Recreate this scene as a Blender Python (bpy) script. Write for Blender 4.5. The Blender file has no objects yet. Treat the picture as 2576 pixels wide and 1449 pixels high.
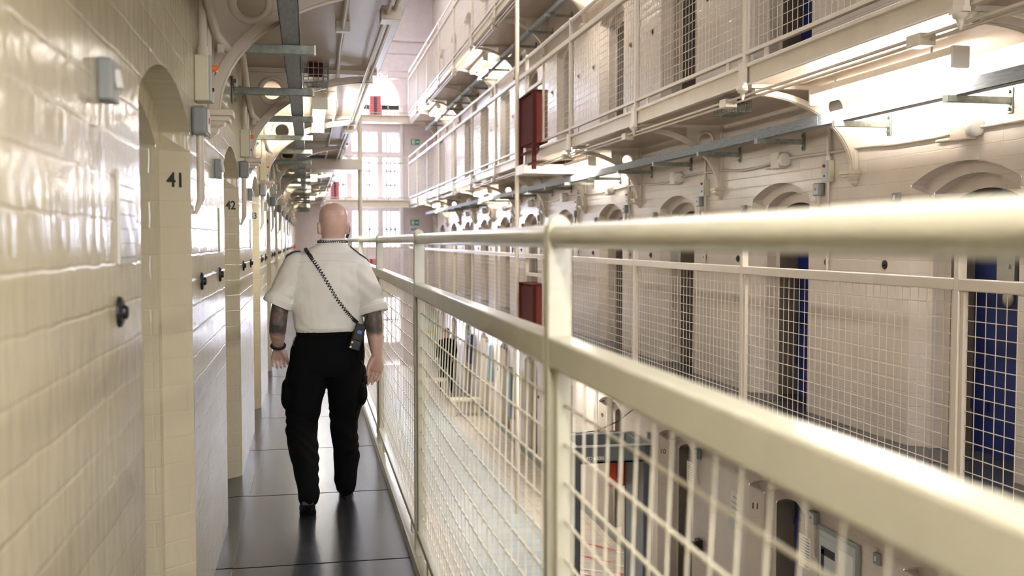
import bpy, math, random
from mathutils import Vector, Matrix, noise
from mathutils.bvhtree import BVHTree
R = math.radians
random.seed(4)
scene = bpy.context.scene
COL = scene.collection

# ------------------------------------------------------------------ dimensions (metres; Y runs down the hall, X across it)
XL, XR = -0.435, 4.345          # faces of the two cell walls
B = 2.675                       # bay length
LH = 2.86                       # storey height
RXL, RXR = 0.51, 3.385          # railing lines
YB, YE = -6.0, 35.3             # back and end wall
ZG = -LH
P = lambda k: 2.02 + B * k      # post lines
C = lambda k: 3.36 + B * k      # doorway centres
ORD = ["first", "second", "third", "fourth", "fifth", "sixth", "seventh", "eighth", "ninth", "tenth", "eleventh", "twelfth", "thirteenth", "fourteenth", "fifteenth", "sixteenth"]

# ------------------------------------------------------------------ materials
def new_mat(name):
    m = bpy.data.materials.new(name); m.use_nodes = True
    nt = m.node_tree; b = nt.nodes["Principled BSDF"]
    return m, nt, b

def mat(name, col, rough=0.5, metal=0.0, var=0.0, vscale=6.0, bump=0.0, bscale=40.0, spec=0.5, stretch=None, emit=None, estr=0.0, coat=0.0):
    m, nt, b = new_mat(name)
    b.inputs["Base Color"].default_value = (*col, 1)
    b.inputs["Roughness"].default_value = rough
    b.inputs["Metallic"].default_value = metal
    b.inputs["Specular IOR Level"].default_value = spec
    b.inputs["Coat Weight"].default_value = coat
    if emit:
        b.inputs["Emission Color"].default_value = (*emit, 1)
        b.inputs["Emission Strength"].default_value = estr
    if var or bump:
        tc = nt.nodes.new("ShaderNodeTexCoord")
        src = tc.outputs["Object"]
        if stretch:
            mp = nt.nodes.new("ShaderNodeMapping"); mp.inputs["Scale"].default_value = stretch
            nt.links.new(src, mp.inputs["Vector"]); src = mp.outputs["Vector"]
    if var:
        n = nt.nodes.new("ShaderNodeTexNoise"); n.inputs["Scale"].default_value = vscale; n.inputs["Detail"].default_value = 5
        nt.links.new(src, n.inputs["Vector"])
        r = nt.nodes.new("ShaderNodeValToRGB")
        r.color_ramp.elements[0].position = .3; r.color_ramp.elements[1].position = .7
        r.color_ramp.elements[0].color = (*[c * (1 - var) for c in col], 1)
        r.color_ramp.elements[1].color = (*[min(1, c * (1 + var)) for c in col], 1)
        nt.links.new(n.outputs["Fac"], r.inputs["Fac"]); nt.links.new(r.outputs["Color"], b.inputs["Base Color"])
    if bump:
        n2 = nt.nodes.new("ShaderNodeTexNoise"); n2.inputs["Scale"].default_value = bscale; n2.inputs["Detail"].default_value = 3
        nt.links.new(src, n2.inputs["Vector"])
        bp = nt.nodes.new("ShaderNodeBump"); bp.inputs["Strength"].default_value = bump; bp.inputs["Distance"].default_value = .01
        nt.links.new(n2.outputs["Fac"], bp.inputs["Height"]); nt.links.new(bp.outputs["Normal"], b.inputs["Normal"])
    return m

def brick_mat(name, col, rough, bump=0.6, roww=0.225, rowh=0.098, stain=0.06, lump=0.5, mort=1.0):
    """glossy paint over brickwork: courses, lumpy paint runs, faint dirt"""
    m, nt, b = new_mat(name); N = nt.nodes; Lk = nt.links.new
    b.inputs["Roughness"].default_value = rough
    tc = N.new("ShaderNodeTexCoord"); geo = N.new("ShaderNodeNewGeometry")
    sp = N.new("ShaderNodeSeparateXYZ"); Lk(tc.outputs["Object"], sp.inputs[0])
    sn = N.new("ShaderNodeSeparateXYZ"); Lk(geo.outputs["True Normal"], sn.inputs[0])
    ab = N.new("ShaderNodeMath"); ab.operation = "ABSOLUTE"; Lk(sn.outputs["Y"], ab.inputs[0])
    gt = N.new("ShaderNodeMath"); gt.operation = "GREATER_THAN"; gt.inputs[1].default_value = .6; Lk(ab.outputs[0], gt.inputs[0])
    mx = N.new("ShaderNodeMix"); mx.data_type = "FLOAT"; Lk(gt.outputs[0], mx.inputs["Factor"]); Lk(sp.outputs["Y"], mx.inputs["A"]); Lk(sp.outputs["X"], mx.inputs["B"])
    cb = N.new("ShaderNodeCombineXYZ"); Lk(mx.outputs["Result"], cb.inputs["X"]); Lk(sp.outputs["Z"], cb.inputs["Y"])
    wn = N.new("ShaderNodeTexNoise"); wn.inputs["Scale"].default_value = 9; Lk(cb.outputs[0], wn.inputs["Vector"])
    wsub = N.new("ShaderNodeVectorMath"); wsub.operation = "SUBTRACT"; wsub.inputs[1].default_value = (.5, .5, .5); Lk(wn.outputs["Color"], wsub.inputs[0])
    wsc = N.new("ShaderNodeVectorMath"); wsc.operation = "SCALE"; wsc.inputs["Scale"].default_value = .016; Lk(wsub.outputs[0], wsc.inputs[0])
    wad = N.new("ShaderNodeVectorMath"); wad.operation = "ADD"; Lk(cb.outputs[0], wad.inputs[0]); Lk(wsc.outputs[0], wad.inputs[1])
    bk = N.new("ShaderNodeTexBrick"); bk.inputs["Scale"].default_value = 1; bk.inputs["Brick Width"].default_value = roww
    bk.inputs["Row Height"].default_value = rowh; bk.inputs["Mortar Size"].default_value = .006; bk.inputs["Mortar Smooth"].default_value = 1.0
    Lk(wad.outputs[0], bk.inputs["Vector"])
    inv = N.new("ShaderNodeMath"); inv.operation = "SUBTRACT"; inv.inputs[0].default_value = 1; Lk(bk.outputs["Fac"], inv.inputs[1])
    mp = N.new("ShaderNodeMapping"); mp.inputs["Scale"].default_value = (1, .22, 1); Lk(cb.outputs[0], mp.inputs["Vector"])
    n1 = N.new("ShaderNodeTexNoise"); n1.inputs["Scale"].default_value = 26; n1.inputs["Detail"].default_value = 3; Lk(mp.outputs[0], n1.inputs["Vector"])
    n3 = N.new("ShaderNodeTexNoise"); n3.inputs["Scale"].default_value = 7; n3.inputs["Detail"].default_value = 2; Lk(cb.outputs[0], n3.inputs["Vector"])
    a1 = N.new("ShaderNodeMath"); a1.operation = "MULTIPLY_ADD"; a1.inputs[1].default_value = lump; Lk(n1.outputs["Fac"], a1.inputs[0])
    mm = N.new("ShaderNodeMath"); mm.operation = "MULTIPLY"; mm.inputs[1].default_value = mort; Lk(inv.outputs[0], mm.inputs[0]); Lk(mm.outputs[0], a1.inputs[2])
    a2 = N.new("ShaderNodeMath"); a2.operation = "MULTIPLY_ADD"; a2.inputs[1].default_value = .9; Lk(n3.outputs["Fac"], a2.inputs[0]); Lk(a1.outputs[0], a2.inputs[2])
    bp = N.new("ShaderNodeBump"); bp.inputs["Strength"].default_value = bump; bp.inputs["Distance"].default_value = .007
    Lk(a2.outputs[0], bp.inputs["Height"]); Lk(bp.outputs["Normal"], b.inputs["Normal"])
    n2 = N.new("ShaderNodeTexNoise"); n2.inputs["Scale"].default_value = 3.5; n2.inputs["Detail"].default_value = 6; Lk(tc.outputs["Object"], n2.inputs["Vector"])
    rp = N.new("ShaderNodeValToRGB"); rp.color_ramp.elements[0].position = .32; rp.color_ramp.elements[1].position = .62
    rp.color_ramp.elements[0].color = (*[c * (1 - stain) for c in col], 1); rp.color_ramp.elements[1].color = (*col, 1)
    Lk(n2.outputs["Fac"], rp.inputs["Fac"]); Lk(rp.outputs["Color"], b.inputs["Base Color"])
    return m

def tile_mat(name, c1, c2, mortar, w, h, rough, off=0.0, mort=.004, shift=(0, 0)):
    m, nt, b = new_mat(name); N = nt.nodes; Lk = nt.links.new
    b.inputs["Roughness"].default_value = rough
    tc = N.new("ShaderNodeTexCoord")
    bk = N.new("ShaderNodeTexBrick"); bk.offset = off; bk.inputs["Scale"].default_value = 1
    bk.inputs["Brick Width"].default_value = w; bk.inputs["Row Height"].default_value = h; bk.inputs["Mortar Size"].default_value = mort
    bk.inputs["Color1"].default_value = (*c1, 1); bk.inputs["Color2"].default_value = (*c2, 1); bk.inputs["Mortar"].default_value = (*mortar, 1)
    mp = N.new("ShaderNodeMapping"); mp.inputs["Location"].default_value = (*shift, 0); Lk(tc.outputs["Object"], mp.inputs["Vector"]); Lk(mp.outputs[0], bk.inputs["Vector"])
    n = N.new("ShaderNodeTexNoise"); n.inputs["Scale"].default_value = 5; n.inputs["Detail"].default_value = 6; Lk(tc.outputs["Object"], n.inputs["Vector"])
    mx = N.new("ShaderNodeMix"); mx.data_type = "RGBA"; mx.blend_type = "MULTIPLY"; mx.inputs["Factor"].default_value = .35
    Lk(bk.outputs["Color"], mx.inputs["A"]); Lk(n.outputs["Fac"], mx.inputs["B"]); Lk(mx.outputs["Result"], b.inputs["Base Color"])
    rr = N.new("ShaderNodeMapRange"); rr.inputs["To Min"].default_value = rough * .92; rr.inputs["To Max"].default_value = rough * 1.1
    Lk(n.outputs["Fac"], rr.inputs["Value"]); jr = N.new("ShaderNodeMath"); jr.operation = "MULTIPLY_ADD"; jr.inputs[1].default_value = .6; Lk(bk.outputs["Fac"], jr.inputs[0]); Lk(rr.outputs["Result"], jr.inputs[2]); Lk(jr.outputs[0], b.inputs["Roughness"])
    js = N.new("ShaderNodeMath"); js.operation = "MULTIPLY_ADD"; js.inputs[1].default_value = -.45; js.inputs[2].default_value = .5; Lk(bk.outputs["Fac"], js.inputs[0]); Lk(js.outputs[0], b.inputs["Specular IOR Level"])
    inv = N.new("ShaderNodeMath"); inv.operation = "SUBTRACT"; inv.inputs[0].default_value = 1; Lk(bk.outputs["Fac"], inv.inputs[1])
    n2 = N.new("ShaderNodeTexNoise"); n2.inputs["Scale"].default_value = 30; Lk(tc.outputs["Object"], n2.inputs["Vector"])
    ad = N.new("ShaderNodeMath"); ad.operation = "MULTIPLY_ADD"; ad.inputs[1].default_value = .25; Lk(n2.outputs["Fac"], ad.inputs[0]); Lk(inv.outputs[0], ad.inputs[2])
    bp = N.new("ShaderNodeBump"); bp.inputs["Strength"].default_value = .3; bp.inputs["Distance"].default_value = .003
    Lk(ad.outputs[0], bp.inputs["Height"]); Lk(bp.outputs["Normal"], b.inputs["Normal"])
    return m

M = {}
M["wall_l"] = brick_mat("cream gloss painted brick", (.64, .57, .405), .15, bump=.42, stain=.05, lump=1.15, mort=.38)
M["wall_r"] = brick_mat("pale painted brick", (.70, .615, .545), .24, bump=.42, stain=.06, lump=.5, mort=.55, roww=.45)
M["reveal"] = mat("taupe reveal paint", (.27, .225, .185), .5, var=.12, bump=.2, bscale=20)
M["plaster"] = mat("pinkish plaster", (.68, .61, .625), .7, var=.05, bump=.1, bscale=8)
M["iron"] = mat("cream ironwork paint", (.70, .615, .51), .34, var=.04, bump=.12, bscale=30)
M["rail"] = mat("cream railing paint", (.54, .515, .405), .24, var=.04, vscale=9, bump=.08, bscale=45)
M["wire"] = mat("cream wire paint", (.74, .69, .54), .35, var=.06, vscale=30)
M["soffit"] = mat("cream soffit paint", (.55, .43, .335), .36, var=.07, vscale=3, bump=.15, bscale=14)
M["galv"] = mat("galvanised steel", (.29, .32, .36), .55, metal=.2, var=.18, vscale=12, stretch=(6, 1, 6))
M["galv_old"] = mat("weathered galvanised steel", (.26, .28, .25), .5, metal=.6, var=.3, vscale=22)
M["slate"] = tile_mat("dark slate flags", (.046, .049, .058), (.06, .063, .072), (.004, .004, .004), 30.0, B / 2, .24, mort=.0075, shift=(15, -.71))
M["tiles"] = tile_mat("ground floor tiles", (.66, .57, .46), (.60, .53, .44), (.35, .31, .27), .30, .30, .5)
M["tiles_g"] = tile_mat("grey green floor tiles", (.44, .48, .46), (.50, .53, .50), (.30, .31, .29), .30, .30, .45)
M["blue"] = mat("blue door paint", (.012, .026, .15), .4, var=.15, bump=.05)
M["steel"] = mat("brushed steel plate", (.55, .54, .50), .4, metal=.5, var=.1)
M["black"] = mat("black plastic", (.007, .007, .0075), .45)
M["blackm"] = mat("matt black paint", (.02, .02, .02), .6)
M["grey"] = mat("grey enamelled box", (.26, .28, .28), .4, var=.08)
M["greyl"] = mat("pale grey enamel", (.50, .52, .53), .35)
M["cbox"] = mat("cream enamel box", (.72, .68, .50), .4)
M["white"] = mat("white plastic", (.82, .80, .75), .35)
M["paper"] = mat("white paper", (.80, .79, .76), .6)
M["sleeve"] = mat("clear plastic sleeve", (.66, .65, .58), .18, var=.05, bump=.25, bscale=12)
M["redbrown"] = mat("red brown gloss paint", (.25, .05, .032), .55, spec=.25, var=.08)
M["darkred"] = mat("dark maroon paint", (.095, .022, .018), .8, spec=.08, var=.08)
M["red"] = mat("signal red", (.75, .06, .03), .45)
M["redp"] = mat("faded fire point red", (.62, .08, .12), .5, var=.06)
M["navy"] = mat("dark navy stripe", (.02, .02, .05), .6)
M["green"] = mat("safety green", (.03, .30, .22), .5)
M["signblue"] = mat("sign blue", (.05, .18, .5), .5)
M["orange"] = mat("orange lamp lens", (.85, .16, .02), .2, emit=(1, .2, .02), estr=.05)
M["redlens"] = mat("red lamp lens", (.3, .02, .02), .3, emit=(1, .05, .03), estr=.03)
M["tube"] = mat("lit lamp diffuser", (.9, .9, .85), .4, emit=(1, .955, .86), estr=60)
M["tubeoff"] = mat("unlit lamp diffuser", (.82, .80, .74), .3)
M["frame"] = mat("white window paint", (.80, .78, .80), .5)
M["det_h"] = mat("detector header grey", (.11, .115, .115), .5)
M["signred"] = mat("orange red sign", (.62, .085, .03), .6, spec=.2)
M["symred"] = mat("dark red symbol", (.28, .035, .02), .6)
M["det"] = mat("detector grey laminate", (.27, .29, .30), .4, var=.05)
M["det_d"] = mat("detector dark grey", (.07, .075, .08), .4)
M["pale_g"] = mat("pale green board", (.62, .68, .56), .5)
M["lockerb"] = mat("steel blue enamel", (.22, .29, .36), .4)
# people
M["shirt"] = mat("white cotton shirt", (.90, .88, .82), .85, bump=.2, bscale=9, spec=.2)
M["trouser"] = mat("black cotton trousers", (.0035, .0035, .0042), .9, bump=.25, bscale=10, spec=.15)
M["shoe"] = mat("black leather", (.008, .008, .009), .35, bump=.1)
M["rubber"] = mat("black strap", (.011, .011, .013), .6)
M["screen"] = mat("blue lit screen", (.06, .08, .3), .3, emit=(.2, .3, 1), estr=.14)
M["brass"] = mat("brass stud", (.6, .45, .2), .3, metal=1)
M["eye"] = mat("eye white", (.7, .68, .65), .2)

def skin_mat():
    m, nt, b = new_mat("skin with tattooed forearms"); N = nt.nodes; Lk = nt.links.new
    b.inputs["Roughness"].default_value = .36
    b.inputs["Subsurface Weight"].default_value = .0
    tc = N.new("ShaderNodeTexCoord"); sp = N.new("ShaderNodeSeparateXYZ"); Lk(tc.outputs["Object"], sp.inputs[0])
    n = N.new("ShaderNodeTexNoise"); n.inputs["Scale"].default_value = 14; n.inputs["Detail"].default_value = 4; Lk(tc.outputs["Object"], n.inputs["Vector"])
    r = N.new("ShaderNodeValToRGB"); r.color_ramp.elements[0].position = .35; r.color_ramp.elements[1].position = .65
    r.color_ramp.elements[0].color = (.66, .415, .345, 1); r.color_ramp.elements[1].color = (.74, .51, .44, 1)
    Lk(n.outputs["Fac"], r.inputs["Fac"])
    # ink: band of the arms between sleeve and mid forearm
    def rng(out, lo, hi):
        a = N.new("ShaderNodeMapRange"); a.inputs["From Min"].default_value = lo; a.inputs["From Max"].default_value = hi; Lk(out, a.inputs["Value"]); return a.outputs["Result"]
    zn = N.new("ShaderNodeMath"); zn.operation = "MULTIPLY_ADD"; zn.inputs[1].default_value = .09; Lk(n.outputs["Fac"], zn.inputs[0]); Lk(sp.outputs["Z"], zn.inputs[2])
    z1 = rng(zn.outputs[0], 1.028, 1.05)
    n2 = N.new("ShaderNodeTexNoise"); n2.inputs["Scale"].default_value = 34; n2.inputs["Detail"].default_value = 5; Lk(tc.outputs["Object"], n2.inputs["Vector"])
    r2 = N.new("ShaderNodeValToRGB"); e = r2.color_ramp.elements; e[0].position = .34; e[1].position = .66
    e[0].color = (.05, .06, .056, 1); e[1].color = (.17, .165, .14, 1)
    e2 = e.new(.56); e2.color = (.085, .09, .08, 1); e3 = e.new(.61); e3.color = (.24, .075, .045, 1)
    Lk(n2.outputs["Fac"], r2.inputs["Fac"])
    x1 = N.new("ShaderNodeMath"); x1.operation = "SUBTRACT"; x1.inputs[1].default_value = .03; Lk(sp.outputs["X"], x1.inputs[0])
    x2 = N.new("ShaderNodeMath"); x2.operation = "ABSOLUTE"; Lk(x1.outputs[0], x2.inputs[0])
    z2 = N.new("ShaderNodeMath"); z2.operation = "LESS_THAN"; z2.inputs[1].default_value = 1.42; Lk(sp.outputs["Z"], z2.inputs[0])
    mm = N.new("ShaderNodeMath"); mm.operation = "MULTIPLY"; Lk(z1, mm.inputs[0]); Lk(z2.outputs[0], mm.inputs[1])
    m2 = N.new("ShaderNodeMath"); m2.operation = "MULTIPLY"; m2.inputs[1].default_value = .92; Lk(mm.outputs[0], m2.inputs[0])
    mx = N.new("ShaderNodeMix"); mx.data_type = "RGBA"; Lk(m2.outputs[0], mx.inputs["Factor"]); Lk(r.outputs["Color"], mx.inputs["A"]); Lk(r2.outputs["Color"], mx.inputs["B"])
    Lk(mx.outputs["Result"], b.inputs["Base Color"])
    bp = N.new("ShaderNodeBump"); bp.inputs["Strength"].default_value = .1; bp.inputs["Distance"].default_value = .004
    Lk(n2.outputs["Fac"], bp.inputs["Height"]); Lk(bp.outputs["Normal"], b.inputs["Normal"])
    return m
M["skin"] = skin_mat()

def stripe_mat():
    m, nt, b = new_mat("red and white hazard stripes"); N = nt.nodes; Lk = nt.links.new
    tc = N.new("ShaderNodeTexCoord"); w = N.new("ShaderNodeTexWave"); w.inputs["Scale"].default_value = 2.6; w.bands_direction = "DIAGONAL"
    Lk(tc.outputs["Object"], w.inputs["Vector"])
    r = N.new("ShaderNodeValToRGB"); r.color_ramp.interpolation = "CONSTANT"; r.color_ramp.elements[1].position = .5
    r.color_ramp.elements[0].color = (.62, .05, .04, 1); r.color_ramp.elements[1].color = (.8, .77, .72, 1)
    Lk(w.outputs["Fac"], r.inputs["Fac"]); Lk(r.outputs["Color"], b.inputs["Base Color"])
    return m
M["stripe"] = stripe_mat()

def glass_mat():
    m = bpy.data.materials.new("window glass"); m.use_nodes = True; nt = m.node_tree; nt.nodes.clear()
    o = nt.nodes.new("ShaderNodeOutputMaterial"); t = nt.nodes.new("ShaderNodeBsdfTransparent"); g = nt.nodes.new("ShaderNodeBsdfGlossy"); g.inputs["Roughness"].default_value = .05
    mx = nt.nodes.new("ShaderNodeMixShader"); mx.inputs[0].default_value = .08
    nt.links.new(t.outputs[0], mx.inputs[1]); nt.links.new(g.outputs[0], mx.inputs[2]); nt.links.new(mx.outputs[0], o.inputs[0])
    return m
M["glass"] = glass_mat()

# ------------------------------------------------------------------ mesh builder
class MB:
    def __init__(s): s.v = []; s.f = []; s.m = []; s.s = []
    def add(s, vs, fs, mi=0, smooth=False):
        o = len(s.v); s.v += [tuple(v) for v in vs]
        for f in fs: s.f.append(tuple(i + o for i in f)); s.m.append(mi); s.s.append(smooth)
        return s
    def box(s, x0, x1, y0, y1, z0, z1, mi=0, mtx=None):
        vs = [Vector((x, y, z)) for z in (z0, z1) for y in (y0, y1) for x in (x0, x1)]
        if mtx is not None: vs = [mtx @ v for v in vs]
        return s.add(vs, [(0, 2, 3, 1), (4, 5, 7, 6), (0, 1, 5, 4), (2, 6, 7, 3), (0, 4, 6, 2), (1, 3, 7, 5)], mi)
    def tube(s, pts, r, n=8, mi=0, cap=True, smooth=True):
        pts = [Vector(p) for p in pts]; rs = r if isinstance(r, (list, tuple)) else [r] * len(pts)
        rings = []; prev = None
        for i, p in enumerate(pts):
            t = (pts[min(i + 1, len(pts) - 1)] - pts[max(i - 1, 0)]).normalized()
            if prev is None:
                a = Vector((0, 0, 1)) if abs(t.z) < .9 else Vector((1, 0, 0))
                u = t.cross(a).normalized()
            else:
                u = (prev - t * prev.dot(t)).normalized()
            prev = u; w = t.cross(u)
            ph = math.pi / n if n == 4 else 0
            rings.append([p + (u * math.cos(2 * math.pi * j / n + ph) + w * math.sin(2 * math.pi * j / n + ph)) * rs[i] for j in range(n)])
        s.rings(rings, mi, cap, smooth and n > 4); return s
    def rings(s, rings, mi=0, cap=True, smooth=True):
        n = len(rings[0]); vs = [v for r in rings for v in r]; fs = []
        for i in range(len(rings) - 1):
            for j in range(n):
                a, b = i * n + j, i * n + (j + 1) % n
                fs.append((a, b, b + n, a + n))
        s.add(vs, fs, mi, smooth)
        if cap:
            s.add(rings[0], [tuple(reversed(range(n)))], mi); s.add(rings[-1], [tuple(range(n))], mi)
        return s
    def lathe(s, prof, c, axis="Z", n=16, mi=0):
        """prof: (radius, height) pairs along axis from c"""
        c = Vector(c); rings = []
        for r, h in prof:
            rg = []
            for j in range(n):
                a = 2 * math.pi * j / n; p, q = r * math.cos(a), r * math.sin(a)
                rg.append(c + (Vector((p, q, h)) if axis == "Z" else Vector((h, p, q)) if axis == "X" else Vector((q, h, p))))
            rings.append(rg)
        return s.rings(rings, mi)
    def prism(s, poly, y0, y1, mi=0, plane="XZ"):
        """poly of 2D points extruded between y0 and y1 along the third axis"""
        f = {"XZ": lambda a, b, h: (a, h, b), "YZ": lambda a, b, h: (h, a, b), "XY": lambda a, b, h: (a, b, h)}[plane]
        n = len(poly); vs = [f(a, b, y0) for a, b in poly] + [f(a, b, y1) for a, b in poly]
        fs = [(i, (i + 1) % n, (i + 1) % n + n, i + n) for i in range(n)] + [tuple(reversed(range(n))), tuple(range(n, 2 * n))]
        return s.add(vs, fs, mi)
    def sphere(s, c, rx, ry=None, rz=None, n=12, mi=0):
        ry = ry or rx; rz = rz or rx; c = Vector(c); rings = []
        m = n // 2 + 2
        for i in range(m + 1):
            a = -math.pi / 2 + math.pi * (i / m) * .996 + .006
            rings.append([c + Vector((rx * math.cos(a) * math.cos(2 * math.pi * j / n), ry * math.cos(a) * math.sin(2 * math.pi * j / n), rz * math.sin(a))) for j in range(n)])
        return s.rings(rings, mi)
    def mesh(s, name, mats):
        me = bpy.data.meshes.new(name); me.from_pydata(s.v, [], s.f)
        for m in mats: me.materials.append(m)
        me.polygons.foreach_set("material_index", s.m); me.polygons.foreach_set("use_smooth", s.s)
        me.update(); return me

def tag(o, label=None, cat=None, group=None, kind=None):
    if label: o["label"] = label
    if cat: o["category"] = cat
    if group: o["group"] = group
    if kind: o["kind"] = kind
    return o
def link(o, parent=None):
    COL.objects.link(o)
    if parent: o.parent = parent
    return o
def part(name, mb, mats, parent=None, bevel=0.0, label=None):
    me = mb if isinstance(mb, bpy.types.Mesh) else mb.mesh(name, mats if isinstance(mats, (list, tuple)) else [mats])
    o = link(bpy.data.objects.new(name, me), parent)
    if bevel:
        b = o.modifiers.new("edge", "BEVEL"); b.width = bevel; b.segments = 2; b.limit_method = "ANGLE"; b.angle_limit = R(40)
    if label: o["label"] = label
    return o
def thing(name, label, cat, loc=(0, 0, 0), group=None, kind=None, rz=0):
    o = link(bpy.data.objects.new(name, None)); o.location = loc; o.rotation_euler.z = rz; o.empty_display_size = .1
    return tag(o, label, cat, group, kind)
def single(name, mb, mats, label, cat, group=None, kind=None, bevel=0.0, loc=(0, 0, 0)):
    o = part(name, mb, mats, None, bevel); o.location = loc
    return tag(o, label, cat, group, kind)
def struct(name, mb, mats, label, cat, bevel=0.0):
    return single(name, mb, mats, label, cat, None, "structure", bevel)
def dup(o, loc=None, label=None, group=None, parent=None, rz=None):
    c = o.copy(); link(c)
    if parent: c.parent = parent
    if loc is not None: c.location = loc
    if rz is not None: c.rotation_euler.z = rz
    if label: c["label"] = label
    if group: c["group"] = group
    for ch in list(o.children): dup(ch, parent=c)
    return c
def text_mesh(txt, size, depth=.0015, bold=0.0):
    cu = bpy.data.curves.new("lettering", "FONT"); cu.body = txt; cu.size = size; cu.extrude = depth; cu.offset = bold; cu.align_x = "CENTER"; cu.align_y = "CENTER"
    o = bpy.data.objects.new("lettering", cu); COL.objects.link(o)
    dg = bpy.context.evaluated_depsgraph_get(); me = bpy.data.meshes.new_from_object(o.evaluated_get(dg))
    bpy.data.objects.remove(o); bpy.data.curves.remove(cu)
    return me
def place_text(name, txt, size, m, loc, face, parent=None, bold=0.0):
    """face: '-Y' (towards the camera end), '-X' or '+X'"""
    me = text_mesh(txt, size, bold=bold); me.materials.clear(); me.materials.append(m)
    o = link(bpy.data.objects.new(name, me), parent); o.location = loc
    rz = {"-Y": 0, "+X": R(90), "-X": R(-90)}[face]
    o.rotation_euler = (R(90), 0, rz)
    return o

# ------------------------------------------------------------------ walls with arched cell doorways
def arch(c, w, z0, spring, rise, n=24, cut=0.0):
    pts = [(c - w / 2 + cut, z0), (c - w / 2 + cut, z0 + spring - .07), (c - w / 2, z0 + spring)]
    r = (rise * rise + w * w / 4) / (2 * rise); zc = z0 + spring + rise - r
    a0 = math.asin(w / 2 / r)
    for i in range(1, n):
        a = -a0 + 2 * a0 * i / n
        pts.append((c + r * math.sin(a), zc + r * math.cos(a)))
    pts += [(c + w / 2, z0 + spring), (c + w / 2 - cut, z0 + spring - .07), (c + w / 2 - cut, z0)]
    return pts
D1, D2, D3 = .08, .20, .50
def recess(mb, x, sgn, c, zf, z1, y0, y1):
    """one bay of wall from y0 to y1, zf to z1, with a stepped arched recess; sgn = outward direction"""
    o0 = arch(c, 1.16, zf, 1.925, .14); c0 = arch(c, 1.16, zf, 1.925, .14, cut=.085); o1 = arch(c, .90, zf, 1.865, .12); o2 = arch(c, .76, zf, 1.785, .10)
    P3 = lambda d, pts: [(x + sgn * d, y, z) for y, z in pts]
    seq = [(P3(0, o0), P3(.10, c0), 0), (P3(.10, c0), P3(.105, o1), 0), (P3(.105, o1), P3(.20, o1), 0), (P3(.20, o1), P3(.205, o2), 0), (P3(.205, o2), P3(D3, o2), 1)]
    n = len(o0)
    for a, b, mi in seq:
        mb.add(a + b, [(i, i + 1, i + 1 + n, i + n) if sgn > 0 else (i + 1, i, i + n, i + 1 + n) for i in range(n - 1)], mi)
    q = lambda pts: mb.add([(x, y, z) for y, z in pts], [(0, 1, 2, 3)] if sgn < 0 else [(3, 2, 1, 0)], 0)
    sp = o0[2][1]
    q([(y0, zf), (o0[0][0], zf), (o0[0][0], sp), (y0, sp)])
    q([(y0, sp), (o0[0][0], sp), (o0[0][0], z1), (y0, z1)])
    q([(o0[-1][0], zf), (y1, zf), (y1, sp), (o0[-1][0], sp)])
    q([(o0[-1][0], sp), (y1, sp), (y1, z1), (o0[-1][0], z1)])
    for i in range(2, n - 3):
        q([o0[i], o0[i + 1], (o0[i + 1][0], z1), (o0[i][0], z1)])
def plain(mb, x, y0, y1, z0, z1):
    mb.add([(x, y0, z0), (x, y1, z0), (x, y1, z1), (x, y0, z1)], [(0, 1, 2, 3)])

ZT = 10.6
KS = range(-3, 12)
mb = MB()
for k in KS: recess(mb, XL, -1, C(k), 0, LH, P(k), P(k + 1))
plain(mb, XL, P(12), YE, 0, LH)
plain(mb, XL, YB, YE, ZG, 0); plain(mb, XL, YB, YE, LH, ZT)
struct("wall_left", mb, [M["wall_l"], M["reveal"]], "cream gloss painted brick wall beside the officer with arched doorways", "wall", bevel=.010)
mb = MB()
for lv in (-1, 0, 1, 2):
    for k in KS: recess(mb, XR, 1, C(k), lv * LH, lv * LH + LH, P(k), P(k + 1))
    plain(mb, XR, P(12), YE, lv * LH, lv * LH + LH)
plain(mb, XR, YB, YE, 3 * LH, ZT)
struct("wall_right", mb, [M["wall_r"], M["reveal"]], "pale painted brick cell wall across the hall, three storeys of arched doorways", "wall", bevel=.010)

# cell doors, one per recess in view
dmb = MB().box(0, .045, -.40, .40, 0, 1.9)
door_me = dmb.mesh("door", [M["blue"]])
lk = MB().box(-.03, 0, -.07, .11, 1.24, 1.46).box(-.045, -.03, -.03, .07, 1.33, 1.36)
lock_me = lk.mesh("lock_plate", [M["steel"]])
esc = MB().lathe([(.055, 0), (.055, -.012), (.03, -.02)], (0, .02, 1.12), "X")
esc_me = esc.mesh("keyhole_plate", [M["steel"]])
hg = MB().box(-.015, 0, .2, .38, 1.55, 1.62).box(-.015, 0, .2, .38, .3, .37)
hin_me = hg.mesh("hinge", [M["blue"]])
nd = 0
WHERE = {-1: "on the ground floor opposite", 0: "on the opposite walkway", 1: "on the upper walkway opposite", 2: "on the top walkway opposite"}
for lv in (-1, 0, 1, 2):
    for k in KS:
        nd += 1
        o = link(bpy.data.objects.new("door_%d" % nd, door_me)); o.location = (XR + D3 - .10, C(k), lv * LH)
        tag(o, "deep blue steel cell door %s, %s from the camera end" % (WHERE[lv], ORD[k + 3]), "door", "blue cell doors", "structure")
        if k in (0, 1, 2, 3):
            part("lock_plate", lock_me, None, o); part("keyhole_plate", esc_me, None, o); part("hinge", hin_me, None, o)
for k in KS:
    nd += 1
    o = link(bpy.data.objects.new("door_%d" % nd, door_me)); o.location = (XL - D3 + .10, C(k), 0); o.rotation_euler.z = math.pi
    tag(o, "blue cell door deep in the %s recess of the officer's wall" % ORD[k + 3], "door", "blue cell doors", "structure")

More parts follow.
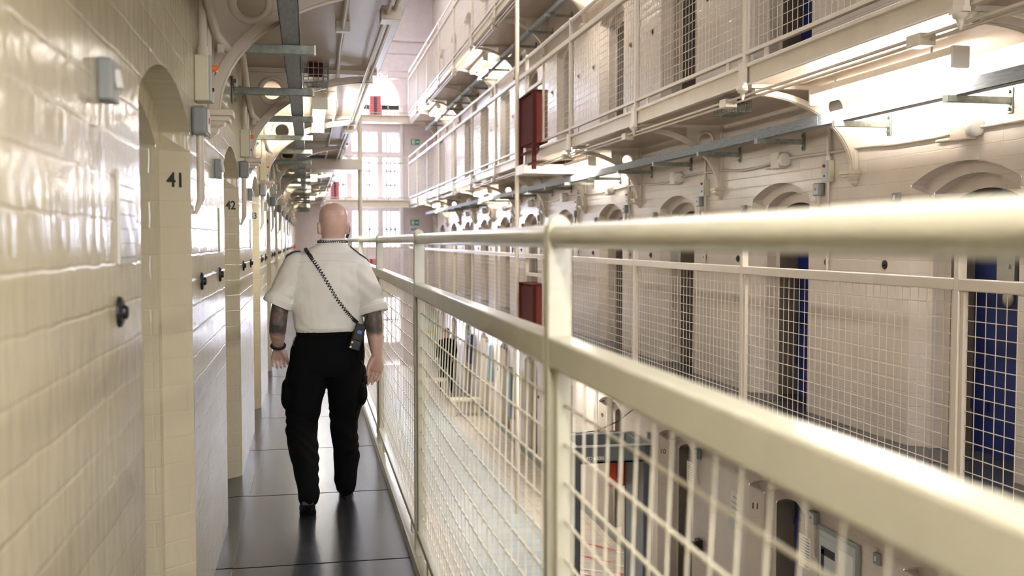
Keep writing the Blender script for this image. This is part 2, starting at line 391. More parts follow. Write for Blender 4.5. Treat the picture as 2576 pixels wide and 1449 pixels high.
# ------------------------------------------------------------------ slabs, floor, ceiling, end walls
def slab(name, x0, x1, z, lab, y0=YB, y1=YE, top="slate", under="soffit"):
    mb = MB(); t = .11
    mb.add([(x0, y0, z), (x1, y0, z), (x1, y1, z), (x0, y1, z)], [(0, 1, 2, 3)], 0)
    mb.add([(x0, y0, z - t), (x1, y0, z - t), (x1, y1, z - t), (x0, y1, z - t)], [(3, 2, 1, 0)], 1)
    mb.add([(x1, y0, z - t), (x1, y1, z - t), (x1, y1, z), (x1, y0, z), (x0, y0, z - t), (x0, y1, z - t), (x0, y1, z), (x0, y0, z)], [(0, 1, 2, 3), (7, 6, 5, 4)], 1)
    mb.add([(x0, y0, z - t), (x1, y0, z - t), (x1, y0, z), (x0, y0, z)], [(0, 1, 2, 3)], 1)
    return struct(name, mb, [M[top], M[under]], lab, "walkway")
GL, GR = RXL - .01, RXR + .01
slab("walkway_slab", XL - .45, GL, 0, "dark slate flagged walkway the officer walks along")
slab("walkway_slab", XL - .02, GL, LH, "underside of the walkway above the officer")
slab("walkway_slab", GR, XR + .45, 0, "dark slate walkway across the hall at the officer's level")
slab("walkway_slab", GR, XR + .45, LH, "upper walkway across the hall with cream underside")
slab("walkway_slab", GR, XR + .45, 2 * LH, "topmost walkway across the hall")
# gutter strip along the foot of the officer's wall
struct("trim_gutter", MB().box(XL - .01, XL + .075, YB, YE, -.02, .003), M["slate"], "dark gutter strip along the foot of the cream wall", "trim")
mb = MB(); mb.add([(XL - .6, YB, ZG), (XR + .6, YB, ZG), (XR + .6, YE, ZG), (XL - .6, YE, ZG)], [(0, 1, 2, 3)])
struct("floor", mb, M["tiles"], "beige tiled ground floor of the hall", "floor")
mb = MB()
mb.add([(2.0, YB, ZG + .003), (3.45, YB, ZG + .003), (3.45, 27.5, ZG + .003), (2.0, 27.5, ZG + .003)], [(0, 1, 2, 3)])
struct("floor_path", mb, M["tiles_g"], "grey green tiled strip down the middle of the ground floor", "floor")
struct("baseboard_right", MB().box(XR - .012, XR + .05, YB, YE, ZG, ZG + .14), M["grey"], "dark grey painted skirting along the ground floor wall", "baseboard")
# ceiling with a glazed lantern
SX0, SX1 = .75, 3.15
mb = MB()
mb.box(XL - .1, SX0, YB, YE, ZT, ZT + .15).box(SX1, XR + .1, YB, YE, ZT, ZT + .15)
mb.box(SX0, SX1, YB, 3.5, ZT, ZT + .15).box(SX0, SX1, 32.5, YE, ZT, ZT + .15)
struct("ceiling", mb, M["plaster"], "pale plaster hall ceiling with a long glazed lantern", "ceiling")
win = thing("window_1", "long glazed roof lantern over the open well", "window", (0, 0, 0), None, "structure")
mb = MB()
for i in range(30):
    y = 3.5 + i; mb.box(SX0, SX1, y - .03, y + .03, ZT + .02, ZT + .08)
mb.box((SX0 + SX1) / 2 - .04, (SX0 + SX1) / 2 + .04, 3.5, 32.5, ZT + .02, ZT + .09)
part("glazing_bar", mb, M["frame"], win)
part("pane", MB().box(SX0, SX1, 3.5, 32.5, ZT + .045, ZT + .05), M["glass"], win)
# back wall
struct("wall_back", MB().box(XL - .6, .6, YB - .1, YB, ZG, ZT).box(3.3, XR + .6, YB - .1, YB, ZG, ZT).box(.6, 3.3, YB - .1, YB, ZG, .9).box(.6, 3.3, YB - .1, YB, 6.6, ZT), M["plaster"], "plain wall closing the hall behind the camera", "wall")
w = thing("window_2", "tall window in the wall behind the camera", "window", (0, 0, 0), None, "structure")
mb = MB()
for x in (.6, 1.45, 2.35, 3.22): mb.box(x, x + .08, YB - .08, YB - .03, .9, 6.6)
for z in (.9, 2.3, 3.7, 5.1, 6.52): mb.box(.6, 3.3, YB - .08, YB - .03, z, z + .08)
part("window_frame", mb, M["frame"], w)
part("pane", MB().box(.6, 3.3, YB - .06, YB - .055, .9, 6.6), M["glass"], w)
# end wall
cols = [(.75, 1.35), (1.49, 2.42), (2.56, 3.16)]
rows = [(-2.1, -.45), (1.28, 2.60), (3.0, 4.48), (4.63, 5.36), (5.86, 6.15)]
mb = MB(); W0, W1 = YE, YE + .35
xs = [XL - .6] + [c for ab in cols for c in ab] + [XR + .6]
for i in range(0, 8, 2): mb.box(xs[i], xs[i + 1], W0 + (0 if i in (0, 6) else .12), W1, ZG, 6.15)
zs = [ZG] + [r for ab in rows for r in ab]
for a, b in cols:
    for i in range(0, len(zs), 2):
        mb.box(a, b, W0 + .12, W1, zs[i], zs[i + 1] if i + 1 < len(zs) else 6.28)
# wall above with round headed opening
cx, cz, r_ = 1.955, 6.28, 1.22
n = 24
arc_o = [(cx - r_ * math.cos(math.pi * i / n), cz + r_ * 1.0 * math.sin(math.pi * i / n)) for i in range(n + 1)]
mb.box(XL - .6, cx - r_, W0, W1, 6.15, ZT); mb.box(cx + r_, XR + .6, W0, W1, 6.15, ZT)
mb.box(cols[0][0], cx + r_, W0 + .12, W1, 6.15, 6.28)
for i in range(n):
    a, b = arc_o[i], arc_o[i + 1]
    mb.add([(a[0], W0, a[1]), (b[0], W0, b[1]), (b[0], W0, ZT), (a[0], W0, ZT)], [(0, 1, 2, 3)])
    mb.add([(a[0], W0, a[1]), (b[0], W0, b[1]), (b[0], W1, b[1]), (a[0], W1, a[1])], [(3, 2, 1, 0)])
struct("wall_end", mb, M["plaster"], "pinkish plaster end wall around the tall windows", "wall")
struct("trim_1", MB().box(XL, XR, YE - .06, YE + .01, 8.08, 8.2), M["plaster"], "lower plaster string course high on the end wall", "trim")
struct("trim_2", MB().box(XL, XR, YE - .10, YE + .01, 8.5, 8.62), M["plaster"], "upper plaster string course high on the end wall", "trim")
mb = MB()
for i in range(n):
    a = [(cx - q * math.cos(math.pi * t / n), cz + q * math.sin(math.pi * t / n)) for q in (r_, r_ + .30) for t in (i, i + 1)]
    mb.add([(a[0][0], YE - .03, a[0][1]), (a[1][0], YE - .03, a[1][1]), (a[3][0], YE - .05, a[3][1]), (a[2][0], YE - .05, a[2][1])], [(0, 1, 2, 3)])
    mb.add([(a[2][0], YE - .05, a[2][1]), (a[3][0], YE - .05, a[3][1]), (a[3][0], YE, a[3][1]), (a[2][0], YE, a[2][1])], [(0, 1, 2, 3)])
struct("trim_3", mb, M["plaster"], "pale moulded arch around the head of the end window", "trim")
mb = MB()
for x in (cols[0][0] - .12, cols[2][1] + .02): mb.box(x, x + .10, YE - .05, YE + .05, ZG, 6.2)
struct("trim_4", mb, M["frame"], "pale upright shafts framing the tall end window", "trim")
wn = 2
CN = ["left light", "broad middle light", "right light"]; RN = ["lowest row", "row at the officer's level", "row above the first bridge", "row under the top bridge", "small row above the top bridge"]
for ri, (z0, z1) in enumerate(rows):
    for ci, (x0, x1) in enumerate(cols):
        wn += 1
        w = thing("window_%d" % wn, "%s of the end window, %s" % (CN[ci], RN[ri]), "window", (0, 0, 0), None, "structure")
        fb = MB().box(x0, x0 + .035, W0 + .16, W0 + .22, z0, z1).box(x1 - .035, x1, W0 + .16, W0 + .22, z0, z1).box(x0, x1, W0 + .16, W0 + .22, z0, z0 + .04).box(x0, x1, W0 + .16, W0 + .22, z1 - .04, z1)
        part("window_frame", fb, M["frame"], w)
        nb = 3 if ci != 1 else 2
        bb = MB()
        for j in range(1, nb + 1):
            x = x0 + (x1 - x0) * j / (nb + 1); bb.box(x - .036, x + .036, W0 + .17, W0 + .21, z0, z1)
        if z1 - z0 > 1.0:
            nz = 2 if ri != 2 else 3
            for j in range(1, nz): z = z0 + (z1 - z0) * j / nz; bb.box(x0, x1, W0 + .17, W0 + .21, z - .03, z + .03)
        part("glazing_bar", bb, M["frame"], w)
        part("pane", MB().box(x0, x1, W0 + .19, W0 + .195, z0, z1), M["glass"], w)
wn += 1
w = thing("window_%d" % wn, "round headed top light of the end window", "window", (0, 0, 0), None, "structure")
fb = MB()
for i in range(n):
    p = [(cx - q * math.cos(math.pi * t / n), cz + q * math.sin(math.pi * t / n)) for q in (r_, r_ - .06) for t in (i, i + 1)]
    fb.add([(p[0][0], W0 + .16, p[0][1]), (p[1][0], W0 + .16, p[1][1]), (p[3][0], W0 + .16, p[3][1]), (p[2][0], W0 + .16, p[2][1])], [(0, 1, 2, 3)])
    fb.add([(p[2][0], W0 + .16, p[2][1]), (p[3][0], W0 + .16, p[3][1]), (p[3][0], W0 + .24, p[3][1]), (p[2][0], W0 + .24, p[2][1])], [(0, 1, 2, 3)])
for x in (1.42, 2.49): fb.box(x - .03, x + .03, W0 + .16, W0 + .22, cz, cz + math.sqrt(r_ ** 2 - (x - cx) ** 2))
fb.box(cx - r_, cx + r_, W0 + .16, W0 + .22, cz - .03, cz + .03)
for j in range(5):
    a = math.pi * (j + 1) / 6; fb.tube([(cx + .3 * math.cos(a), W0 + .19, cz + .3 * math.sin(a)), (cx + r_ * math.cos(a), W0 + .19, cz + r_ * math.sin(a))], .012, 4)
part("window_frame", fb, M["frame"], w)
part("pane", MB().add([(a, W0 + .19, b) for a, b in arc_o], [tuple(range(n + 1))]), M["glass"], w)

# ------------------------------------------------------------------ gallery edge beams (fascias)
def fascia(name, x, sgn, z, lab, y0=YB, y1=34.1):
    """x edge of slab, sgn = towards the well"""
    mb = MB(); s = sgn
    def bx(a, b, z0, z1): mb.box(min(x + s * a, x + s * b), max(x + s * a, x + s * b), y0, y1, z0, z1)
    bx(-.005, .012, z - .11, z + .04)           # plate
    bx(-.005, .035, z + .015, z + .045)         # rolled top lip
    bx(-.05, .014, z - .115, z - .10)           # bottom flange
    return struct(name, mb, M["iron"], lab, "beam", bevel=.004)
fascia("edge_beam", GL, 1, LH, "cream edge beam of the walkway above the officer")
fascia("edge_beam", GR, -1, 0, "cream edge beam of the opposite walkway")
fascia("edge_beam", GR, -1, LH, "cream edge beam of the upper walkway opposite")
fascia("edge_beam", GR, -1, 2 * LH, "cream edge beam of the topmost walkway")
struct("kerb", MB().box(GL - .035, GL - .02, YB, 34.1, 0, .055).box(GL - .02, GL + .02, YB, 34.1, -.2, .02), M["rail"], "cream steel kerb along the open edge of the officer's walkway", "kerb")

# ------------------------------------------------------------------ railings
def wire_mesh(name, y0, y1, z0, z1, bow=0.0, step=.0785, w=.0023):
    mb = MB(); ny = max(2, round((y1 - y0) / step)); nz = max(2, round((z1 - z0) / step))
    bx = lambda u, v: bow * math.sin(math.pi * u) * math.sin(math.pi * v)
    seg = 6 if bow else 1
    for i in range(1, ny):
        u = i / ny; y = y0 + (y1 - y0) * u
        mb.tube([(bx(u, j / seg), y, z0 + (z1 - z0) * j / seg) for j in range(seg + 1)], w * .98, 4, cap=False)
    for i in range(1, nz):
        v = i / nz; z = z0 + (z1 - z0) * v
        mb.tube([(bx(j / seg, v) + .004, y0 + (y1 - y0) * j / seg, z) for j in range(seg + 1)], w * 1.42, 4, cap=False)
    return mb.mesh(name, [M["wire"]])
HW = .026
def post_mesh(low, seat=0):
    mb = MB(); zt = 1.543
    poly = [(-HW, low), (HW, low), (HW, zt)] + [(HW * math.cos(math.pi * i / 10), zt + (HW + .006) * math.sin(math.pi * i / 10)) for i in range(1, 10)] + [(-HW, zt)]
    mb.prism(poly, -.02, .02, plane="XZ")
    return mb.mesh("post", [M["rail"]])
def post_base(sgn):
    """plate and drop finial on the edge beam under a post; sgn towards the well"""
    mb = MB(); x0 = sgn * .015
    mb.box(min(x0, x0 + sgn * .03), max(x0, x0 + sgn * .03), -.05, .05, -.125, .06)
    mb.box(min(x0, x0 + sgn * .045), max(x0, x0 + sgn * .045), -.06, .06, -.15, -.125)
    mb.lathe([(.045, -.15), (.04, -.172), (.022, -.18), (.02, -.20), (.006, -.235)], (x0 + sgn * .015, 0, 0), "Z", 8)
    return mb.mesh("post_base", [M["iron"]])
pm_top = post_mesh(0); pbase = {1: post_base(1), -1: post_base(-1)}
mesh_flat = wire_mesh("wire_mesh", .055, B - .055, .145, 1.262)
mesh_bow = wire_mesh("wire_mesh", .055, B - .055, .145, 1.262, bow=-.022)
def frame_mesh():
    mb = MB(); y0, y1 = .022, B - .022
    for a in (y0, y1 - .03): mb.box(-.014, .014, a, a + .03, .12, 1.262)
    mb.box(-.02, .02, y0, y1, .115, .145)
    for yy in (.35, B - .35): mb.box(-.008, .008, yy - .03, yy + .03, 0.03, .115)
    return mb.mesh("panel_frame", [M["rail"]])
fr_me = frame_mesh()
def midrail_mesh():
    return MB().box(-.026, .026, .02, B - .02, 1.258, 1.322).mesh("mid_rail", [M["rail"]])
mid_me = midrail_mesh()
def railing(label, x, z, ks, sgn, name="gallery_railing", bow=False, base=True, gap=None, y_end=None, paint=None):
    t = thing(name, label, "railing", (x, P(ks[0]), z))
    y0 = P(ks[0])
    for k in ks:
        py = P(k) - y0
        o = part("post", pm_top, None, t, bevel=.004); o.location = (0, py, 0)
        if base: q = part("post_base", pbase[sgn], None, o)
        if k == ks[-1]: continue
        if gap == k:
            gme = MB().box(-.014, .014, 1.55, 1.60, .12, 1.262).box(-.02, .02, .022, 1.6, .115, .145).box(-.014, .014, .022, .052, .12, 1.262).box(-.02, .02, 1.6, B - .02, .98, 1.03).box(-.014, .014, B - .06, B - .02, .9, 1.0).mesh("panel_frame", [M["rail"]])
            q = part("panel_frame", wire_mesh("wire_mesh", .055, 1.55, .145, 1.262), None, t); q.name = "wire_mesh"; q.location = (0, py, 0)
            q2 = part("panel_frame", gme, None, t); q2.location = (0, py, 0)
        else:
            q = part("panel_frame", fr_me, None, t, bevel=.002); q.location = (0, py, 0)
            w = part("wire_mesh", mesh_bow if bow and k in (-1, 0, 1) else mesh_flat, None, q)
        m_ = part("mid_rail", mid_me, None, t, bevel=.006); m_.location = (0, py, 0)
    y1 = (y_end if y_end is not None else P(ks[-1])) - y0
    part("handrail", MB().tube([(0, 0, 1.53), (0, y1, 1.53)], .0245, 20), M["rail"], t)
    if paint:
        for o in t.children_recursive:
            o.material_slots[0].link = "OBJECT"; o.material_slots[0].material = paint
    return t
railing("cream mesh railing beside the officer with thick round handrail", RXL, 0, list(range(-2, 13)), 1, bow=True, base=False)
railing("cream mesh railing of the opposite walkway at the officer's level", RXR, 0, list(range(-1, 13)), -1, gap=4, paint=M["iron"])
railing("cream mesh railing of the upper walkway opposite, above the lamp-lit wall", RXR, LH, list(range(-1, 13)), -1, gap=4, paint=M["iron"])
railing("cream mesh railing of the topmost walkway", RXR, 2 * LH, list(range(1, 13)), -1, paint=M["iron"])
# bridges across the end of the hall
for lv, nm in ((0, "lowest"), (1, "middle"), (2, "top")):
    z = lv * LH
    mb = MB().box(GL, GR, 34.05, YE + .12, z - .10, z)
    mb.box(GL, GR, 34.02, 34.06, z - .2, z + .05).box(GL, GR, 33.98, 34.06, z + .02, z + .05)
    for i in range(4):
        x = .9 + i * .72
        mb.prism([(34.06, z - .2), (34.06, z - .1), (34.6, z - .1)], x - .03, x + .03, plane="YZ")
    struct("bridge_slab", mb, [M["iron"]], "%s bridge crossing in front of the end window" % nm, "bridge")
    t = thing("bridge_railing", "pale railing on the %s bridge before the end window" % nm, "railing", (GL, 34.04, z))
    L = GR - GL
    for i in range(1, 4):
        o = part("post", pm_top, None, t); o.location = (L * i / 4, 0, 0); o.rotation_euler.z = R(90)
    part("handrail", MB().tube([(0, 0, 1.53), (L, 0, 1.53)], .0245, 12), M["rail"], t)
    part("mid_rail", MB().box(0, L, -.02, .02, 1.27, 1.32).box(0, L, -.02, .02, .115, .145), M["rail"], t)
    wm = wire_mesh("wire_mesh", 0.03, L - .03, .145, 1.262)
    o = part("wire_mesh", wm, None, t); o.rotation_euler.z = R(-90)

# ------------------------------------------------------------------ cast iron brackets under the galleries
def bracket_parts(sgn, z0, zs, zt):
    """wall at u=0, u grows to the well (x = sgn*u). z0: springing, zs: rib crown, zt: soffit"""
    U = .90
    ell = lambda t: (U * (1 - math.cos(t)) + .0, z0 + (zs - z0) * math.sin(t))
    rib = MB(); N_ = 18
    inner = [(.045 + (U - .045) * (1 - math.cos(math.pi / 2 * i / N_)), z0 + (zs - .02 - z0) * math.sin(math.pi / 2 * i / N_)) for i in range(N_ + 1)]
    outer = [(U * 1.0 * (1 - math.cos(math.pi / 2 * i / N_)), z0 + (zs + .025 - z0) * math.sin(math.pi / 2 * i / N_)) for i in range(N_ + 1)]
    rib.prism([(sgn * u, z) for u, z in inner + outer[::-1]], -.032, .032)
    rib.prism([(sgn * u, z) for u, z in [(p[0] + .006, p[1] - .004) for p in inner] + inner[::-1]], -.018, .018)
    # plate with a round eye
    ec = (.19, zt - .155); er = .068
    web = MB(); n_ = 40; lo = []
    for i in range(n_):
        a = 2 * math.pi * i / n_; d = Vector((math.cos(a), math.sin(a))); q = .02
        while q < 1.2:
            u, z = ec[0] + d.x * q, ec[1] + d.y * q
            if u <= .01 or z >= zt - .001 or u >= .40: break
            e = 1 - u / U
            if e < 1 and z < z0 + (zs + .02 - z0) * math.sqrt(max(0, 1 - e * e)): break
            q += .004
        lo.append((ec[0] + d.x * q, ec[1] + d.y * q))
    hi = [(ec[0] + er * math.cos(2 * math.pi * i / n_), ec[1] + er * math.sin(2 * math.pi * i / n_)) for i in range(n_)]
    for y, fl in ((-.012, 0), (.012, 1)):
        vs = [(sgn * u, y, z) for u, z in lo] + [(sgn * u, y, z) for u, z in hi]
        fs = [(i, (i + 1) % n_, (i + 1) % n_ + n_, i + n_) for i in range(n_)]
        web.add(vs, fs if fl else [tuple(reversed(f)) for f in fs])
    vs = [(sgn * u, y, z) for y in (-.012, .012) for u, z in hi]
    web.add(vs, [(i, (i + 1) % n_, (i + 1) % n_ + n_, i + n_) for i in range(n_)])
    ring = MB(); rr = []
    for i in range(33):
        a = 2 * math.pi * i / 32; rr.append((sgn * (ec[0] + .085 * math.cos(a)), 0, ec[1] + .085 * math.sin(a)))
    ring.tube(rr, .022, 8, cap=False)
    cor = MB()
    cor.box(min(0, sgn * .11), max(0, sgn * .11), -.075, .075, z0 - .022, z0 + .006).box(min(0, sgn * .095), max(0, sgn * .095), -.06, .06, z0 - .045, z0 - .022)
    rg = []
    for w_, h in ((.05, -.045), (.045, -.06), (.03, -.075), (.026, -.095), (.006, -.12)):
        rg.append([(0, -w_, z0 + h), (sgn * w_ * 1.5, -w_, z0 + h), (sgn * w_ * 1.5, w_, z0 + h), (0, w_, z0 + h)])
    cor.rings([[Vector(p) for p in r] for r in rg], smooth=False)
    cor.box(min(0, sgn * .03), max(0, sgn * .03), -.035, .035, z0, zt)
    top = MB().box(min(0, sgn * .93), max(0, sgn * .93), -.035, .035, zt - .03, zt)
    return [("arch_rib", rib, .004), ("web_plate", web, 0), ("eye_ring", ring, 0), ("wall_corbel", cor, .004), ("top_flange", top, 0)]
def brackets(x, sgn, zoff, ks, lab, group, z0=2.08):
    pr = None
    for k in ks:
        if pr is None:
            pr = thing("gallery_bracket", lab(k), "bracket", (x, P(k), zoff), group)
            for nm, mb, bv in bracket_parts(sgn, z0, 2.69, LH - .11): part(nm, mb, M["iron"], pr, bevel=bv)
        else: dup(pr, (x, P(k), zoff), lab(k))
brackets(XL, 1, 0, range(-2, 13), lambda k: "cream cast iron bracket over the officer's walkway, %s from the camera end" % ORD[k + 2] if k + 2 < 14 else "last cream cast iron bracket over the officer's walkway, by the end wall", "brackets over the officer's walkway", 2.10)
brackets(XR, -1, 0, range(-1, 13), lambda k: "cream cast iron bracket over the opposite walkway, %s from the camera end" % ORD[k + 1], "brackets over the opposite walkway")
brackets(XR, -1, LH, range(1, 13), lambda k: "cream cast iron bracket under the topmost walkway, %s from the camera end" % ORD[k - 1], "brackets under the topmost walkway")

# ------------------------------------------------------------------ cable trays on cantilever arms
def tray(x, wall, sgn, z, y0, y1, lab, arm0, arms):
    t = thing("cable_tray", lab, "cable tray", (x, y0, z))
    mb = MB().box(-.04, .04, 0, y1 - y0, 0, .003).box(-.04, -.037, 0, y1 - y0, 0, .088).box(.037, .04, 0, y1 - y0, 0, .088)
    part("channel", mb, M["galv"], t)
    bolt = MB()
    part("splice_plate", MB().box(-.0425, -.0398, -.10 + (P(2) - y0), .10 + (P(2) - y0), .012, .076), M["galv"], t)
    u0 = abs(wall - x)
    am = MB(); s = -sgn           # towards wall
    am.box(min(-s * .10, s * (u0 - .012)), max(-s * .10, s * (u0 - .012)), -.02, .02, -.043, -.001)
    am.box(min(s * (u0 - .012), s * (u0 - .002)), max(s * (u0 - .012), s * (u0 - .002)), -.025, .025, -.10, .06)
    for zz in (-.075, .035): am.lathe([(.012, 0), (.012, -s * .014)], (s * (u0 - .012), 0, zz), "X", 6)
    ame = am.mesh("support_arm", [M["galv_old"]])
    tip = MB().box(min(-s * .102, -s * .112), max(-s * .102, -s * .112), -.021, .021, -.044, 0).mesh("end_cap", [M["steel"]])
    for i in range(arms):
        o = part("support_arm", ame, None, t, bevel=.002); o.location = (0, arm0 + i * B / 2 - y0, 0)
        part("end_cap", tip, None, o)
    return t
tray(-.07, XL, 1, 2.425, -4, 33.8, "galvanised cable tray under the walkway above the officer", .755, 23)
tray(3.985, XR, -1, 2.425, -3, 34.2, "long galvanised cable tray across the opposite wall", 1.55, 23)
tray(3.985, XR, -1, 2.425 + LH, 3, 34.2, "galvanised cable tray under the topmost walkway", 4.22, 22)

# ------------------------------------------------------------------ lamps
def lamp(x, y, z, lab, group, lit=True, L=1.78):
    t = thing("strip_lamp", lab, "lamp", (x, y, z), group)
    part("housing", MB().box(-.055, .055, .006, L - .006, .03, .08), M["white"], t, bevel=.004)
    part("diffuser", MB().tube([(0, .03, .010), (0, L - .03, .010)], .052, 8), M["tube"] if lit else M["tubeoff"], t)
    for yy in (0, L - .03): part("end_cap", MB().box(-.06, .06, yy, yy + .03, -.05, .085), M["white"], t, bevel=.01)
    for yy in (.3, L - .3): part("hanger", MB().tube([(0, yy, .08), (0, yy, .13)], .008, 6), M["white"], t)
    return t
ZL = LH - .11 - .13
for i, y in enumerate((-5.4, -.48, 8.15, 16.2, 24.2)):
    lamp(.10, y, ZL, "lit strip lamp over the officer's walkway, %s from the camera end" % ORD[i], "lit lamps over the officer's walkway")
for i, y in enumerate((-2.6, 5.42, 13.45, 21.5, 29.5)):
    lamp(3.885, y, ZL, "lit strip lamp over the opposite walkway, %s from the camera end" % ORD[i], "lit lamps over the opposite walkway")
for i, y in enumerate((13.45, 21.5, 29.5)):
    lamp(3.80, y, ZL + LH, "lit strip lamp under the topmost walkway, %s from the camera end" % ORD[i], "lit lamps under the topmost walkway")
for i, y in enumerate((-1.2, 14.1, 22.6)):
    lamp(3.80, y, ZL - LH, "lit strip lamp over the ground floor cells, %s from the camera end" % ORD[i], "lit lamps over the ground floor")

# ------------------------------------------------------------------ conduits
def conduit(name, lab, cat, paths, r, m, boxes=(), group=None):
    t = thing(name, lab, cat, (0, 0, 0), group)
    for p in paths: part("pipe", MB().tube(p, r, 8), m, t)
    for b in boxes: part("junction_box", MB().box(*b), m, t, bevel=.004)
    return t
I_ = M["iron"]
def twin(xa, xb, z, y0, y1, lab, ks):
    conduit("conduit_run", lab, "conduit", [[(xa, y0, z), (xa, y1, z)], [(xb, y0, z - .018), (xb, y1, z - .018)]], .011, I_,
            [(min(xa, xb) - .03, max(xa, xb) + .03, P(k) + .42, P(k) + .55, z - .05, z + .02) for k in ks])
twin(RXR + .04, RXR + .085, 2.68, -2, 34, "twin cream conduits under the upper walkway's edge beam", range(0, 12))
twin(RXR + .04, RXR + .085, 2.68 + LH, 3, 34, "twin cream conduits under the topmost walkway's edge beam", range(2, 12, 2))
twin(GL - .06, GL - .10, 2.69, -2, 34, "twin cream conduits along the edge beam above the officer", range(1, 12, 2))
conduit("conduit_run", "single pale conduit slung under the walkway above the officer", "conduit", [[(.19, -3, 2.71), (.20, 6.3, 2.71), (.25, 9.4, 2.71), (.25, 30, 2.71)]], .013, M["white"],
        [(.16, .24, P(k) + 1.0, P(k) + 1.06, 2.69, 2.75) for k in range(0, 10)])
# wall conduit on the opposite wall with horn sounders over the doorways
def wallrun(z, lab):
    pts = []
    y = 0.5
    while y < 33:
        pts.append((XR - .022, y, z + (-.02 if (y - C(0)) % B < .9 else .012) + .008 * math.sin(y * 3.1))); y += .45
    conduit("conduit_run", lab, "conduit", [pts], .013, M["wall_r"])
wallrun(2.262, "sagging cream conduit along the opposite wall over the doorways")
hb = [("box", MB().box(-.085, 0, .02, .19, -.075, .075), M["iron"]), ("horn", MB().lathe([(.03, 0), (.06, -.02), (.062, -.07), (.045, -.075)], (-.05, .02, 0), "Y", 14), M["white"]), ("cable_entry", MB().tube([(-.02, .18, -.05), (-.02, .42, -.052)], .012, 8).tube([(-.02, .18, -.01), (-.02, .36, -.012)], .012, 8), M["cbox"])]
pr = None
for k in range(1, 10):
    lb = "cream horn sounder box above the %s doorway of the opposite walkway" % ORD[k - 1]
    if pr is None:
        pr = thing("horn_sounder", lb, "sounder", (XR, C(k) - .17, 2.27), "horn sounders on the opposite wall")
        for nm, b_, m_ in hb: part(nm, b_, m_, pr, bevel=.006 if nm == "box" else 0)
    else: dup(pr, (XR, C(k) - .17, 2.27), lb)

# ------------------------------------------------------------------ wall equipment, modelled for a wall facing -X with s = right of the doorway (-Y)
def mk_alarm(lens):
    return [("case", MB().box(-.055, 0, -.055, .055, -.09, .09), M["cbox"], .005), ("cover", MB().box(-.064, -.055, -.05, .05, -.09, .09), M["greyl"], .002),
            ("lens", MB().lathe([(.015, 0), (.014, -.012), (.008, -.02)], (-.064, 0, .045), "X", 10), lens, 0), ("keyswitch", MB().lathe([(.008, 0), (.008, -.006)], (-.064, 0, -.04), "X", 8), M["black"], 0),
            ("pipe", MB().tube([(-.028, 0, .085), (-.028, 0, .45)], .017, 10).tube([(-.028, 0, .09), (-.028, 0, .13)], .022, 10), M["iron"], 0)]
def mk_call():
    return [("case", MB().box(-.055, 0, -.06, .06, -.055, .055), M["grey"], .012), ("face", MB().box(-.060, -.055, -.05, .05, -.045, .045), M["greyl"], .002), ("lamp", MB().box(-.063, -.06, -.01, .01, -.01, .012), M["redlens"], 0),
            ("pipe", MB().tube([(-.025, 0, -.05), (-.025, 0, -.30), (-.004, 0, -.36)], [.015, .015, .006], 10), M["iron"], 0)]
def mk_switch():
    return [("plate", MB().box(-.03, 0, -.043, .043, -.045, .045), M["grey"], .004), ("rocker", MB().box(-.042, -.03, -.009, .009, -.02, .02, 0, Matrix.Rotation(R(8), 4, "Y")), M["white"], .002)]
def mk_knob():
    return [("rose", MB().lathe([(.036, 0), (.036, -.006), (.030, -.010)], (0, 0, 0), "X", 18), M["black"], 0), ("knob", MB().lathe([(.016, -.008), (.017, -.018), (.011, -.022)], (0, 0, 0), "X", 14), M["black"], 0)]
def series(name, cat, maker, spots, group):
    """spots: (loc, facing right wall?, label)"""
    pr = None
    for loc, flip, lb in spots:
        rz = math.pi if flip else 0
        if pr is None:
            pr = thing(name, lb, cat, loc, group, rz=rz)
            for nm, b_, m_, bv in maker: part(nm, b_, m_, pr, bevel=bv)
        else: dup(pr, loc, lb, rz=rz)
NUMW = ["forty-one", "forty-two", "forty-three", "forty-four", "forty-five"]
num = lambda k: "doorway numbered " + NUMW[k] if k < 4 else "%s doorway along the officer's wall" % ORD[k]
rn = lambda k: "%s doorway of the opposite walkway" % ORD[k - 1]
KR = range(1, 10); KL = range(0, 10)
series("alarm_box", "alarm box", mk_alarm(M["orange"]), [((XL, C(k) + .82, 2.165), True, "cream alarm box with orange lamp beside the " + num(k)) for k in KL], "alarm boxes on the officer's wall")
series("alarm_box", "alarm box", mk_alarm(M["redlens"]), [((XR, C(k) - .95, 2.11), False, "cream alarm box with red lamp beside the " + rn(k)) for k in KR], "alarm boxes on the opposite wall")
series("call_box", "call box", mk_call(), [((XL, C(k) + .70, 1.985), True, "small grey call box with pipe tail beside the " + num(k)) for k in KL], "call boxes on the officer's wall")
series("call_box", "call box", mk_call(), [((XR, C(k) - .79, 1.965), False, "small grey call box with red light beside the " + rn(k)) for k in KR], "call boxes on the opposite wall")
series("light_switch", "switch", mk_switch(), [((XL, C(k) - 1.06, 1.865), True, "grey switch plate with cream rocker before the " + num(k)) for k in KL], "switch plates on the officer's wall")
series("light_switch", "switch", mk_switch(), [((XR, C(k) + .74, 1.84), False, "grey switch plate with white rocker beside the " + rn(k)) for k in KR], "switch plates on the opposite wall")
SIDE = {1: "far", -1: "near"}
kn = []
for k in KL:
    for s in (-1, 1): kn.append(((XL, C(k) + s * .91, 1.355), True, "black round wall fitting on the %s side of the %s" % (SIDE[s], num(k))))
series("wall_fitting", "fitting", mk_knob(), kn[:20], "black fittings on the officer's wall")
kn = []
for k in KR:
    for s in (-1, 1): kn.append(((XR, C(k) + s * .90, 1.34), False, "black round wall fitting on the %s side of the %s" % (SIDE[s], rn(k))))
